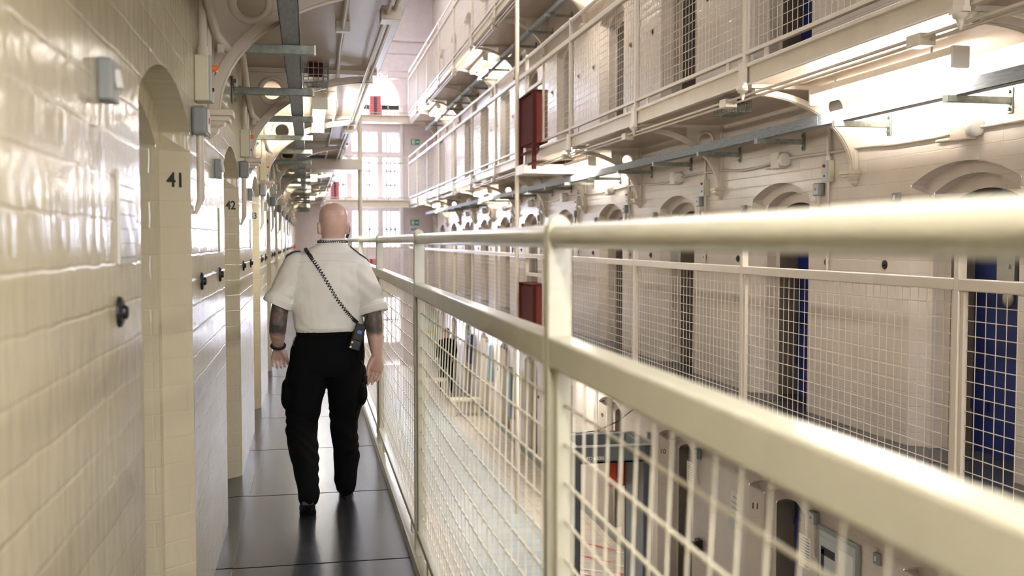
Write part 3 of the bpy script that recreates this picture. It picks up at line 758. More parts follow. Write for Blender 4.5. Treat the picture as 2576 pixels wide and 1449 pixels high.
for k in range(1, 9):
    for s in (-1, 1): kn.append(((XR, C(k) + s * .90, LH + 1.34), False, "black round wall fitting on the %s side of the %s doorway of the upper walkway" % (SIDE[s], ORD[k - 1])))
series("wall_fitting", "fitting", mk_knob(), kn, "black fittings on the opposite wall")
for k in KR:
    single("conduit_drop", MB().tube([(XR - .026, C(k) - .95, 2.02), (XR - .026, C(k) - .95, 1.2)], .013, 8), M["wall_r"], "thin cream pipe dropping from the alarm box beside the " + rn(k), "conduit", "pipe drops on the opposite wall")
    
# left wall pipes bending over the alarm boxes
pr = None
for k in [q for q in KL if q != 4]:
    lb = "bent cream pipes over the " + num(k)
    y = C(k) + .82
    if pr is None:
        pr = thing("bent_pipe", lb, "conduit", (XL, y, 0), "bent pipes on the officer's wall")
        part("pipe", MB().tube([(.045, -.75, 2.74), (.05, -.45, 2.66), (.055, -.2, 2.52), (.06, 0.02, 2.43), (.065, .2, 2.385), (.08, .36, 2.38), (.09, .46, 2.38)], .019, 10), M["iron"], pr)
        part("pipe", MB().tube([(.02, -.6, 2.74), (.03, -.3, 2.66), (.035, -.1, 2.60), (.035, .12, 2.56), (.035, .17, 2.45), (.035, .17, 2.2)], .013, 10), M["iron"], pr)
        part("clip", MB().box(.06, .085, .30, .34, 2.33, 2.40), M["iron"], pr)
    else: dup(pr, (XL, y, 0), lb)
# clear document sleeve beside the numbered doorways
pr = None
for k in range(0, 4):
    lb = "clear ruled document sleeve on the wall before the " + num(k)
    if pr is None:
        pr = thing("document_sleeve", lb, "document sleeve", (XL, C(k) - .80, 1.575), "document sleeves on the officer's wall")
        part("sleeve", MB().box(0, .006, -.115, .115, -.11, .11), M["sleeve"], pr, bevel=.002)
        for i in range(6): part("ruled_line", MB().box(.006, .0075, -.09, .10, -.095 + i * .034, -.0935 + i * .034), M["blackm"], pr)
    else: dup(pr, (XL, C(k) - .80, 1.575), lb)
# painted numbers
for k in range(0, 5):
    o = place_text("door_number", str(41 + k), .076, M["blackm"], (XL - .048, C(k) + .538, 1.745), "-Y", bold=.0012)
    o.rotation_euler.z = math.atan2(.085, .10)
    tag(o, "painted black number %s on the doorway reveal" % NUMW[k], "number")
for k, t_, w_ in ((2, "11", "eleven"), (3, "10", "ten"), (4, "9", "nine")):
    o = place_text("door_number", t_, .085, M["blackm"], (XR + .048, C(k) + .538, -1.155), "-Y", bold=.001)
    o.rotation_euler.z = -math.atan2(.085, .10)
    tag(o, "painted black number %s on a ground floor doorway" % w_, "number")
# red bell on the far end of the officer's wall
t = thing("fire_bell", "small red bell near the end of the officer's wall", "bell", (XL, 30.3, 1.36))
part("bell_dome", MB().lathe([(.07, 0), (.07, .02), (.055, .05), (.02, .065)], (0, 0, 0), "X", 14), M["red"], t)
part("back_box", MB().box(0, .015, -.04, .04, -.12, -.06), M["red"], t)

# wire guard cages under the soffits
def cage(x, y, z, lab):
    t = thing("wire_guard", lab, "wire cage", (x, y, z), "wire guard cages")
    mb = MB(); w, l, h = .085, .19, .13
    for i in range(6):
        a = -w + 2 * w * i / 5; mb.tube([(a, -l, 0), (a, -l, -h), (a, l, -h), (a, l, 0)], .0035, 4)
    for i in range(9):
        a = -l + 2 * l * i / 8; mb.tube([(-w, a, 0), (-w, a, -h), (w, a, -h), (w, a, 0)], .0035, 4)
    for zz in (-.045, -.09): mb.tube([(-w, -l, zz), (w, -l, zz), (w, l, zz), (-w, l, zz), (-w, -l, zz)], .0035, 4)
    part("cage", mb, M["galv_old"], t)
    part("lamp_body", MB().box(-.05, .05, -.15, .15, -.05, 0), M["darkred"], t, bevel=.01)
cage(.06, 7.2, LH - .11, "wire guard cage under the walkway above the officer")
cage(3.62, 8.15, LH - .11, "wire guard cage under the upper walkway opposite")

# landing stubs and columns where a bridge once crossed
struct("landing_beam", MB().box(XL - .02, .755, 14.55, 15.3, 2.545, 2.70), M["iron"], "broad cream beam crossing under the walkway above the officer", "beam", bevel=.004)
struct("landing_beam", MB().box(3.195, XR + .05, 14.78, 15.35, 2.545, 2.685), M["iron"], "broad cream beam crossing under the upper walkway opposite", "beam", bevel=.004)
single("column", MB().tube([(.745, 14.75, ZG), (.745, 14.75, ZT)], .034, 12), M["iron"], "slender cream column rising beside the officer's railing", "column", None, "structure")
single("column", MB().tube([(3.245, 15.5, ZG), (3.245, 15.5, ZT)], .034, 12), M["iron"], "slender cream column rising beside the red brown cabinets", "column", None, "structure")
# red brown hose cabinets
def cabinet(z, lab):
    t = thing("hose_cabinet", lab, "cabinet", (3.255, 14.34, z), "red brown hose cabinets")
    part("cabinet_body", MB().box(.04, .215, .02, .98, .11, .86), M["redbrown"], t, bevel=.004)
    part("side_panel", MB().box(.0, .03, .08, .92, .12, .84), M["darkred"], t)
    part("cap", MB().box(-.02, .215, 0, 1.0, .86, .88), M["darkred"], t)
    for yy in (.0, .92): part("upright", MB().box(-.02, .04, yy, yy + .07, -.28 if z > 1 else 0, .86), M["darkred"], t, bevel=.003)
    part("cross_bar", MB().box(0, .02, .06, .94, -.02, .02).box(0, .02, .06, .94, -.2, -.17) if z > 1 else MB().box(0, .02, .06, .94, .02, .05), M["darkred"], t)
    part("outlet_pipe", MB().tube([(.09, .1, .11), (.09, .1, 0.02), (.06, .1, -.04), (.02, .1, -.05)], .018, 8), M["redbrown"], t)
cabinet(LH, "red brown hose cabinet on the upper walkway's railing")
cabinet(0, "red brown hose cabinet on the opposite walkway's railing")

# ------------------------------------------------------------------ signs and fire points at the end
def exit_sign(x, z, lab, m="green", w=.31, h=.20, y=YE - .004):
    t = thing("exit_sign", lab, "sign", (x, y, z))
    part("plate", MB().box(-w / 2, w / 2, -.006, 0, -h / 2, h / 2), M[m], t)
    if m == "green":
        g = MB().box(-.11, -.02, -.008, -.006, -.07, .07)
        part("door_symbol", g, M["paper"], t)
        r_ = MB().sphere((-.05, -.009, .04), .014, .002, .014, 8).tube([(-.05, -.009, .025), (-.06, -.009, -.01), (-.085, -.009, -.05)], .007, 5).tube([(-.06, -.009, -.01), (-.04, -.009, -.05)], .007, 5)
        part("running_figure", r_, M["green"], t)
        part("arrow_symbol", MB().prism([(.02, -.02), (.09, -.02), (.09, -.045), (.13, 0), (.09, .045), (.09, .02), (.02, .02)], -.008, -.006), M["paper"], t)
    else:
        part("lettering_bar", MB().box(-w * .35, w * .35, -.008, -.006, -.01, .01), M["paper"], t)
exit_sign(3.72, 5.01, "green exit sign on the end wall under the top bridge")
exit_sign(3.69, 2.175, "green exit sign on the end wall at the officer's level")
exit_sign(3.66, 1.93, "small blue notice under the lower green exit sign", "signblue", .18, .08)
def firepoint(x, z, w, h, lab):
    t = thing("fire_point", lab, "fire point", (x, 34.35, z))
    part("cabinet_body", MB().box(-w / 2, w / 2, 0, .18, 0, h), M["redp"], t, bevel=.01)
    part("stripe", MB().box(-w * .13, w * .13, -.004, 0, .02, h - .02), M["navy"], t)
firepoint(2.27, 2 * LH + .02, .40, .72, "red fire point with dark stripe on the top bridge")
firepoint(.89, LH + .08, .27, .60, "pink red fire point on the middle bridge")
firepoint(2.10, .02, .32, .90, "red fire point on the lowest bridge beside the handrail")

# ------------------------------------------------------------------ ground floor
t = thing("metal_detector", "grey walk-through metal detector frame on the ground floor", "metal detector", (2.71, 10.08, ZG))
for x in (0, .80): part("side_panel", MB().box(x, x + .085, .04, .66, .02, 2.20), M["det"], t, bevel=.01); 
for x in (0, .80):
    for y in (0, .64): part("corner_post", MB().box(x - .005, x + .09, y, y + .04, 0, 2.2), M["det_d"], t, bevel=.005)
hd = part("header", MB().box(.085, .80, 0, .04, 2.02, 2.20).box(.085, .80, .64, .68, 2.02, 2.2).box(.085, .80, .0, .68, 2.02, 2.04), M["det_h"], t)
part("top_trim", MB().box(-.005, .89, -.005, .02, 2.195, 2.215).box(-.005, .89, .66, .685, 2.195, 2.215).box(.87, .89, 0, .68, 2.195, 2.215), M["steel"], t)
o = place_text("lettering", "PD 6500i", .052, M["paper"], (.25, -.003, 2.075), "-Y", hd)
single("power_cable", MB().tube([(2.75, 10.76, -.60), (2.95, 10.76, -.645), (3.2, 10.8, -.63), (3.5, 11.0, -.57), (3.9, 11.4, -.45), (4.3, 11.8, -.3)], .006, 6), M["black"], "thin black cable looping up from the metal detector to the wall", "cable")
t = thing("warning_sign", "red warning sign hanging inside the metal detector", "sign", (3.445, 10.80, -1.28))
part("plate", MB().box(-.13, .13, 0, .008, 0, .40), M["signred"], t)
part("symbol", MB().box(-.03, .03, -.003, 0, .1, .3), M["symred"], t)
t = thing("warning_sign", "red panel behind the top of the metal detector", "sign", (3.74, 12.3, -1.10))
part("plate", MB().box(-.15, .15, 0, .01, 0, .16), M["signred"], t)
part("hanger", MB().tube([(-.1, .005, .16), (-.1, .005, .98)], .006, 6).tube([(.1, .005, .16), (.1, .005, .98)], .006, 6), M["steel"], t)
def tape(a, b, lab):
    a = Vector(a); b = Vector(b); d = (b - a); n_ = Vector((-d.y, d.x)).normalized() * .025
    mb = MB().add([(a.x - n_.x, a.y - n_.y, ZG + .006), (b.x - n_.x, b.y - n_.y, ZG + .006), (b.x + n_.x, b.y + n_.y, ZG + .006), (a.x + n_.x, a.y + n_.y, ZG + .006)], [(0, 1, 2, 3)])
    single("floor_tape", mb, M["stripe"], lab, "tape", "hazard tape on the ground floor")
tape((3.70, 14.0), (4.31, 13.2), "red and white hazard tape on the floor behind the metal detector, farthest strip")
tape((3.60, 13.35), (4.16, 12.6), "red and white hazard tape on the floor behind the metal detector, middle strip")
tape((3.40, 12.75), (4.10, 12.3), "red and white hazard tape on the floor behind the metal detector, nearest strip")
tape((3.40, 12.75), (3.75, 11.9), "red and white hazard tape on the floor inside the metal detector legs")
def sheet(y, z, w, h, lab, lines=7, m="paper", cat="notice", x=XR):
    t = thing("paper_notice", lab, cat, (x, y, z))
    part("sheet", MB().box(-.004, 0, -w / 2, w / 2, -h / 2, h / 2), M[m], t)
    if lines:
        mb = MB()
        for i in range(lines):
            ww = w * (.38 if i else .25); zz = h / 2 - h * (i + .8) / (lines + .8)
            mb.box(-.005, -.004, -ww, ww, zz - .003, zz + .003)
        part("print", mb, M["blackm"], t)
sheet(10.87, -1.21, .20, .30, "white printed notice beside the doorway numbered ten", 9)
sheet(9.62, -1.25, .21, .28, "white printed notice beside the doorway numbered eleven", 4)
sheet(8.12, -1.27, .21, .29, "white printed sheet between the doorway numbered eleven and the framed board", 10)
sheet(9.71, -1.44, .17, .13, "small grey plate under the notice beside the doorway numbered eleven", 0, "greyl", "plate")
t = thing("notice_board", "grey framed notice board with a photograph on the ground floor wall", "notice board", (XR, 7.52, -1.27))
part("board_frame", MB().box(-.03, 0, -.33, .33, -.34, .34), M["grey"], t, bevel=.012)
part("backing", MB().box(-.034, -.03, -.29, .29, -.30, .30), M["greyl"], t)
ph = part("photograph", MB().box(-.037, -.034, .0, .27, -.28, .25), M["greyl"], t)
part("dark_shape", MB().box(-.039, -.037, .02, .25, .10, .17).box(-.039, -.037, .20, .25, -.05, .15), M["blackm"], ph)
part("pale_shape", MB().prism([(.02, -.28), (.26, -.28), (.24, -.12), (.14, -.06), (.06, -.10)], -.040, -.037, plane="YZ"), M["paper"], ph)
part("printed_page", MB().box(-.037, -.034, -.26, -.04, -.26, .22), M["paper"], t)
t = thing("key_lock", "black box lock on the ground floor wall by the doorway numbered eleven", "lock", (XR, 10.53, -1.93))
part("body", MB().box(-.06, 0, -.055, .055, -.065, .065), M["black"], t, bevel=.006)
part("knob", MB().box(-.10, -.06, -.03, .03, -.02, .03), M["black"], t, bevel=.005)
series("light_switch", "switch", mk_switch(), [((XR, 6.94, -.96), False, "grey switch plate beside the framed notice board"), ((XR, 12.30, -1.02), False, "grey switch plate by the doorway numbered ten")], "switch plates on the ground floor")
series("call_box", "call box", mk_call(), [((XR, C(2) - .79, -.90), False, "grey call box beside the doorway numbered eleven"), ((XR, C(3) - .79, -.90), False, "grey call box beside the doorway numbered ten")], "call boxes on the ground floor")
series("wall_fitting", "fitting", mk_knob(), [((XR, y, -1.5), False, "black round wall fitting on the ground floor, %s" % s) for y, s in ((18.7, "before the green exit sign"), (17.9, "under the green exit sign"), (C(7) + .9, "past the pale lockers"))], "black fittings on the ground floor")
t = thing("exit_sign", "green exit sign on the ground floor wall", "sign", (XR, 17.93, -1.15))
part("plate", MB().box(-.006, 0, -.19, .19, -.12, .12), M["green"], t); part("arrow_symbol", MB().box(-.008, -.006, .02, .15, -.09, -.01).box(-.008, -.006, -.15, -.02, -.01, .09), M["paper"], t)
def wallcab(y0, y1, z0, z1, d, m, lab):
    t = thing("wall_cabinet", lab, "cabinet", (XR, y0, z0))
    part("carcass", MB().box(-d, 0, 0, y1 - y0, 0, z1 - z0), M[m], t, bevel=.006); part("door", MB().box(-d - .012, -d, .02, y1 - y0 - .02, .02, z1 - z0 - .02), M[m], t)
    part("latch", MB().box(-d - .02, -d - .012, .04, .07, .3, .4), M["steel"], t)
wallcab(26.5, 27.0, -1.80, -1.02, .10, "blue", "narrow blue cabinet on the ground floor wall nearest the dark clad person")
wallcab(23.5, 24.0, -1.86, -.98, .10, "lockerb", "grey blue cabinet on the ground floor wall between the blue one and the steel one")
wallcab(20.75, 21.4, -2.30, -1.25, .13, "lockerb", "steel blue cabinet on the ground floor wall before the green exit sign")
t = thing("notice_stand", "tall pale green panel standing beyond the dark clad person", "notice stand", (3.40, 29.6, ZG))
part("board", MB().box(0, .42, 0, .05, .5, 2.3), M["pale_g"], t); part("leg", MB().box(0, .03, 0, .05, 0, .5), M["grey"], t); part("leg", MB().box(.39, .42, 0, .05, 0, .5), M["grey"], t)
part("yellow_label", MB().box(.05, .3, -.004, 0, 1.62, 1.72), mat("yellow card", (.75, .6, .08), .5), t)
t = thing("low_bench", "cream low bench on the ground floor before the dark clad person", "bench", (3.45, 24.4, ZG))
part("seat", MB().box(0, .75, 0, .38, .38, .44), M["cbox"], t, bevel=.006)
for x in (.03, .66): part("leg", MB().box(x, x + .06, .03, .35, 0, .38), M["cbox"], t)
t = thing("low_bench", "cream low counter beside the pale green panel", "bench", (3.10, 27.2, ZG))
part("seat", MB().box(0, .6, 0, .4, .50, .56), M["cbox"], t, bevel=.006)
for x in (.03, .51): part("leg", MB().box(x, x + .06, .03, .37, 0, .50), M["cbox"], t)

# ------------------------------------------------------------------ people
def ell(c, rx, ry, n=24, e=2.0):
    pts = []
    for j in range(n):
        a = 2 * math.pi * j / n; ca, sa = math.cos(a), math.sin(a)
        pts.append(Vector((c[0] + rx * math.copysign(abs(ca) ** (2 / e), ca), c[1] + ry * math.copysign(abs(sa) ** (2 / e), sa), c[2])))
    return pts
def limb(mb, pts, n=16, hint=(1, 0, 0)):
    """pts: (x,y,z,r_a,r_b): r_a along the hint axis, r_b across it; rounded ends"""
    P_ = [Vector(p[:3]) for p in pts]; rings = []
    for i, p in enumerate(P_):
        t = (P_[min(i + 1, len(P_) - 1)] - P_[max(i - 1, 0)]).normalized()
        u = Vector(hint); u = (u - t * u.dot(t)).normalized(); w = t.cross(u)
        ra, rb = pts[i][3], pts[i][4]
        if i in (0, len(P_) - 1):
            sg = -1 if i == 0 else 1
            cap = [(.45, .85), (.8, .55)] if i == 0 else [(.8, .55), (.45, .85)]
            ex = [[p + sg * t * min(ra, rb) * k2 + (u * math.cos(2 * math.pi * j / n) * ra + w * math.sin(2 * math.pi * j / n) * rb) * k1 for j in range(n)] for k1, k2 in cap]
        me_ = [p + u * math.cos(2 * math.pi * j / n) * ra + w * math.sin(2 * math.pi * j / n) * rb for j in range(n)]
        if i == 0: rings += ex + [me_]
        elif i == len(P_) - 1: rings += [me_] + ex
        else: rings.append(me_)
    mb.rings(rings)
def fuse(name, mb, voxel, it, m, parent, disp=None, label=None):
    me = mb.mesh(name, [m]); o = bpy.data.objects.new(name, me); COL.objects.link(o)
    r = o.modifiers.new("r", "REMESH"); r.mode = "VOXEL"; r.voxel_size = voxel; r.use_smooth_shade = True
    if it: s_ = o.modifiers.new("s", "SMOOTH"); s_.factor = .5; s_.iterations = it
    dg = bpy.context.evaluated_depsgraph_get(); nm = bpy.data.meshes.new_from_object(o.evaluated_get(dg)); bpy.data.objects.remove(o)
    nm.name = name; nm.materials.clear(); nm.materials.append(m)
    if disp:
        ns = [v.normal.copy() for v in nm.vertices]
        for v, nn in zip(nm.vertices, ns): v.co += nn * disp(v.co)
    for p in nm.polygons: p.use_smooth = True
    return part(name, nm, None, parent, label=label)
def hand(mb, wrist, knuck, side, out, tips, thumb, fr=.0084):
    """palm from wrist to knuckles (broad along 'side'), four finger chains given by offsets, thumb chain"""
    w = Vector(wrist); k = Vector(knuck); sd = Vector(side).normalized()
    limb(mb, [(*w, .029, .022), (*(w.lerp(k, .4)), .038, .019), (*(w.lerp(k, .8)), .045, .017), (*k, .043, .014)], 14, side)
    offs = (-.034, -.0115, .0115, .033); ln = (.82, .97, 1.0, .9)
    for i in range(4):
        b = k + sd * offs[i]; pts = [b - (k - w).normalized() * .012]
        for d in tips: pts.append(pts[-1] + (Vector(d) + sd * offs[i] * .02) * ln[i if out > 0 else 3 - i])
        rr = [fr * 1.05, fr, fr * .93, fr * .8]
        limb(mb, [(*p, rr[j], rr[j]) for j, p in enumerate(pts)], 10)
    limb(mb, [(*p, r, r) for p, r in zip([Vector(t) for t in thumb], (.016, .0125, .0105, .0085))], 10)

def head(mb, x, y, z, fy=1, s=1.0):
    """z: chin height; face looks to +Y*fy"""
    prof = [(-.045, .058, .060, -.012), (-.01, .060, .066, -.004), (.03, .066, .084, .010), (.065, .073, .096, .010), (.10, .078, .101, .006), (.135, .0815, .104, .002), (.16, .0805, .102, -.002), (.185, .0735, .093, -.005), (.206, .059, .074, -.008), (.221, .039, .049, -.01), (.2285, .016, .020, -.01)]
    mb.rings([ell((x, y + fy * o * s, z + h * s), rx * s, ry * s, 28, 2.0) for h, rx, ry, o in prof])
    Y = lambda d: y + fy * d * s
    mb.sphere((x, Y(.098), z + .008 * s), .028 * s, .022 * s, .022 * s)                       # chin
    limb(mb, [(x, Y(.100), z + .115 * s, .008 * s, .008 * s), (x, Y(.118), z + .085 * s, .012 * s, .010 * s), (x, Y(.116), z + .070 * s, .016 * s, .010 * s)], 10)   # nose
    for q in (-1, 1):
        mb.sphere((x + q * .034 * s, Y(.094), z + .128 * s), .024 * s, .012 * s, .008 * s)        # brow
        mb.sphere((x + q * .012 * s, Y(.101), z + .040 * s), .016 * s, .008 * s, .007 * s)       # lips
        e = [ell((x + q * (.080 + .006 * a) * s, Y(-.006 - .012 * a), z + zz * s), .008 * s, w_ * s, 12) for a, zz, w_ in ((0, .048, .008), (.4, .058, .014), (.8, .078, .019), (1, .098, .020), (.8, .110, .014), (.5, .116, .006))]
        mb.rings(e)

# ---- the officer
off = thing("person", "bald officer in white short-sleeved shirt and black trousers walking away", "person", (.11, 5.75, 0))
OX, OY = .11, 5.75
def rel(pts): return [(p[0] - OX, p[1] - OY, *p[2:]) for p in pts]
body = MB()
head(body, .139 - OX, 5.765 - OY, 1.512, 1, .985)
T_ = [(.137, 5.748, 1.52, .062, .062), (.132, 5.745, 1.46, .075, .062), (.10, 5.75, 1.40, .17, .085), (.095, 5.75, 1.25, .17, .10), (.105, 5.75, 1.05, .165, .10), (.105, 5.75, .92, .17, .11), (.10, 5.75, .85, .16, .11)]
body.rings([ell((x - OX, y - OY, z), a, b) for x, y, z, a, b in reversed(T_)])
limb(body, rel([(-.07, 5.75, 1.38, .06, .06), (-.125, 5.75, 1.28, .05, .055), (-.16, 5.745, 1.15, .048, .05), (-.172, 5.74, 1.06, .049, .047), (-.178, 5.79, 1.00, .047, .045), (-.178, 5.85, .945, .036, .034), (-.176, 5.885, .91, .028, .026), (-.176, 5.895, .895, .028, .022)]))
hand(body, (-.176 - OX, 5.893 - OY, .90), (-.178 - OX, 5.925 - OY, .838), (1, .25, 0), 1, [(0, .004, -.034), (.002, -.018, -.026), (.004, -.023, -.003)], [(-.155 - OX, 5.895 - OY, .885), (-.137 - OX, 5.885 - OY, .857), (-.126 - OX, 5.87 - OY, .832), (-.123 - OX, 5.86 - OY, .812)])
limb(body, rel([(.275, 5.75, 1.37, .06, .06), (.32, 5.74, 1.27, .052, .055), (.348, 5.71, 1.15, .050, .052), (.358, 5.69, 1.06, .050, .05), (.362, 5.685, 1.00, .047, .046), (.368, 5.665, .93, .038, .037), (.371, 5.65, .88, .030, .028), (.37, 5.648, .865, .029, .024)]))
hand(body, (.37 - OX, 5.648 - OY, .87), (.366 - OX, 5.645 - OY, .795), (1, -.35, .1), -1, [(-.008, .006, -.044), (-.014, .002, -.034), (-.015, -.006, -.022)], [(.345 - OX, 5.64 - OY, .855), (.327 - OX, 5.63 - OY, .82), (.320 - OX, 5.625 - OY, .79), (.318 - OX, 5.625 - OY, .765)])
limb(body, rel([(.02, 5.75, .84, .09, .10), (-.035, 5.765, .50, .055, .06), (-.015, 5.45, .14, .035, .035)]))
limb(body, rel([(.19, 5.75, .84, .09, .10), (.195, 5.85, .48, .055, .06), (.20, 5.94, .10, .035, .035)]))
fuse("body", body, .0044, 2, M["skin"], off)
def folds(a, s, zs=1.0):
    return lambda co: a * (noise.noise(Vector((co.x * s, co.y * s * .7, co.z * s * zs))) + .5 * noise.noise(Vector((co.x * s * 2.1 + 5, co.y * s * 2, co.z * s * 2.1 * zs))))
# shirt
sh = MB()
S_ = [(.115, 5.75, .985, .175, .115), (.115, 5.75, 1.005, .190, .130), (.112, 5.75, 1.03, .198, .142), (.108, 5.75, 1.08, .196, .140), (.098, 5.752, 1.15, .198, .136), (.095, 5.755, 1.25, .205, .132), (.098, 5.757, 1.33, .212, .128), (.101, 5.757, 1.385, .226, .115), (.104, 5.755, 1.42, .212, .098), (.110, 5.752, 1.45, .172, .084), (.118, 5.750, 1.475, .130, .074), (.127, 5.747, 1.495, .092, .070), (.132, 5.745, 1.51, .076, .069), (.135, 5.745, 1.535, .071, .069)]
sh.rings([ell((x - OX, y - OY, z), a, b, 32, 2.25) for x, y, z, a, b in S_])
limb(sh, rel([(-.055, 5.755, 1.385, .082, .085), (-.10, 5.752, 1.315, .080, .088), (-.124, 5.75, 1.27, .078, .087), (-.142, 5.747, 1.225, .078, .086)]), 20)
limb(sh, rel([(.262, 5.755, 1.37, .082, .085), (.305, 5.745, 1.295, .078, .086), (.328, 5.735, 1.235, .075, .085), (.343, 5.72, 1.175, .074, .084)]), 20)
# trim the rounded sleeve ends: hem bands
for c, d in (((-.172, 5.744, 1.172), (-.47, -.03, -1)), ((.358, 5.708, 1.122), (.25, -.2, -1))):
    d = Vector(d).normalized(); p = Vector((c[0] - OX, c[1] - OY, c[2])); u = (Vector((1, 0, 0)) - d * d.x).normalized(); w = d.cross(u)
    sh.rings([[p + d * h + u * math.cos(2 * math.pi * j / 24) * ra + w * math.sin(2 * math.pi * j / 24) * rb for j in range(24)] for h, ra, rb in ((-.045, .070, .080), (-.042, .079, .088), (-.015, .080, .089), (.0, .080, .089), (.012, .079, .088))])
f1 = folds(.0105, 9, .75)
def shirt_disp(co):
    z = co.z; d = f1(co) * (1.0 if 1.04 < z < 1.45 else .2)
    # blousing folds above the belt and at the armpits
    if 1.01 < z < 1.13: d += .004 * math.sin(co.x * 34 + 9 * noise.noise(co * 7) + z * 40) * min(1, (z - 1.01) / .03) * (1.13 - z) / .12
    for q, s_ in ((-.10, -1), (.31, 1)):
        e = math.hypot(co.x + OX - q, co.z - 1.27)
        if e < .16: d += .006 * math.sin((co.z - 1.27) * 70 + s_ * (co.x) * 55) * (1 - e / .16)
    return d
shirt = fuse("shirt", sh, .0056, 2, M["shirt"], off, shirt_disp)
dg = bpy.context.evaluated_depsgraph_get()
bvh = BVHTree.FromPolygons([v.co.copy() for v in shirt.data.vertices], [tuple(p.vertices) for p in shirt.data.polygons])
def back(x, z, gap=0.0):
    h = bvh.ray_cast(Vector((x - OX, -1, z)), Vector((0, 1, 0)))
    y = h[0].y if h[0] else -.10
    return Vector((x - OX, y - gap, z))
# sleeve hems as stitched bands
for c, d in (((-.172, 5.744, 1.172), (-.47, -.03, -1)), ((.358, 5.708, 1.122), (.25, -.2, -1))):
    d = Vector(d).normalized(); p = Vector((c[0] - OX, c[1] - OY, c[2])) - d * .028; u = (Vector((1, 0, 0)) - d * d.x).normalized(); w = d.cross(u)
    p = p + d * .028
    rg = [[p + d * h + u * math.cos(2 * math.pi * j / 40) * (.0805 + o) + w * math.sin(2 * math.pi * j / 40) * (.0890 + o) for j in range(40)] for h, o in ((-.028, -.002), (-.028, .003), (-.024, .0042), (.010, .0042), (.013, .003), (.013, -.006))]
    part("sleeve_hem", MB().rings(rg, cap=False), M["shirt"], shirt)
# epaulettes
def over(x, y, gap=.004):
    h = bvh.ray_cast(Vector((x - OX, y - OY, 2)), Vector((0, 0, -1)))
    return Vector((x - OX, y - OY, (h[0].z if h[0] else 1.45) + gap))
for x0, x1 in ((-.045, -.128), (.232, .335)):
    mb = MB(); n_ = 8; rows_ = []
    for i in range(n_ + 1):
        x = x0 + (x1 - x0) * i / n_
        rows_.append([over(x, y, g) for y, g in ((5.725, .002), (5.725, .010), (5.78, .010), (5.78, .002))])
    mb.rings(rows_, smooth=False)
    part("epaulette", mb, M["navy"], shirt)
# collar seam / yoke seam
part("yoke_seam", MB().tube([back(x, 1.40 + .012 * math.cos((x - .1) * 9), .0005) for x in [-.06 + .32 * i / 14 for i in range(15)]], .0022, 5), M["shirt"], shirt)
# trousers
tr = MB()
H_ = [(.112, 5.75, .76, .15, .12), (.100, 5.75, .80, .205, .142), (.100, 5.75, .85, .212, .146), (.102, 5.75, .91, .211, .144), (.112, 5.75, .96, .197, .134), (.117, 5.75, 1.002, .187, .128), (.117, 5.75, 1.018, .185, .126)]
tr.rings([ell((x - OX, y - OY, z), a, b, 28, 2.2) for x, y, z, a, b in H_])
limb(tr, rel([(.005, 5.75, .84, .115, .13), (-.018, 5.755, .74, .118, .128), (-.034, 5.765, .64, .110, .118), (-.042, 5.775, .54, .098, .105), (-.050, 5.76, .46, .092, .10), (-.048, 5.70, .40, .086, .094), (-.034, 5.62, .32, .076, .086), (-.022, 5.53, .23, .066, .076), (-.013, 5.455, .155, .058, .068), (-.012, 5.44, .135, .056, .066)]))
limb(tr, rel([(.200, 5.75, .84, .112, .13), (.204, 5.77, .74, .110, .125), (.204, 5.80, .64, .104, .115), (.200, 5.845, .54, .090, .10), (.196, 5.865, .46, .080, .092), (.198, 5.885, .38, .077, .088), (.203, 5.91, .28, .077, .084), (.203, 5.93, .18, .073, .082), (.201, 5.94, .10, .066, .078), (.200, 5.945, .075, .064, .076)]))
# cargo pockets
for c in ((-.135, 5.76, .655), (.290, 5.77, .66)): tr.sphere((c[0] - OX, c[1] - OY, c[2]), .032, .085, .085)
f2 = folds(.009, 6, 1.2)
def tr_disp(co):
    d = f2(co)
    if co.z < .62: d += .0035 * math.sin(co.z * 55 + 16 * noise.noise(co * 4)) * (1 if co.z < .5 else (.62 - co.z) / .12)
    return d
tro = fuse("trousers", tr, .0075, 3, M["trouser"], off, tr_disp)
for c, s_ in ((-.134, -1), (.294, 1)):
    part("pocket_flap", MB().box(c - OX + s_ * -.022, c - OX + s_ * .004, -.05, .07, .715, .745, 0), M["trouser"], tro, bevel=.006)
part("belt", MB().rings([ell((.117 - OX, 0, z), .192, .134, 28, 2.2) for z in (.985, .99, 1.010, 1.014)]), M["trouser"], off)
# shoes
def shoe(pts, name="shoe"):
    mb = MB(); limb(mb, pts, 16, (1, 0, 0)); return mb
rs = MB()
limb(rs, rel([(.200, 5.925, .055, .036, .05), (.202, 5.97, .052, .040, .050), (.206, 6.06, .045, .046, .040), (.212, 6.14, .036, .045, .030), (.216, 6.19, .032, .036, .024)]), 16)
fuse("shoe", rs, .006, 2, M["shoe"], off)
part("shoe_sole", MB().rings([[Vector((.208 - OX + math.sin(a) * (.042 if math.cos(a) > 0 else .036), .30 + math.cos(a) * .16, z)) for a in [2 * math.pi * j / 24 for j in range(24)]] for z in (.0, .016)]), M["rubber"], off)
ls = MB()
limb(ls, rel([(-.014, 5.425, .125, .036, .05), (-.016, 5.46, .105, .040, .050), (-.02, 5.53, .062, .045, .040), (-.022, 5.59, .036, .045, .028), (-.022, 5.63, .028, .038, .022)]), 16)
fuse("shoe", ls, .006, 2, M["shoe"], off)
mb = MB(); rg = []
for t_, wd in ((0, .028), (.12, .038), (.4, .038), (.7, .046), (.9, .044), (1, .03)):
    y = 5.385 + t_ * .26; z = .105 * (1 - t_ / .72) if t_ < .72 else 0.0
    rg.append([Vector((-.018 - OX + sx * wd, y - OY + dz * .3, z + dz)) for sx, dz in ((-1, .002), (1, .002), (1, .02), (-1, .02))])
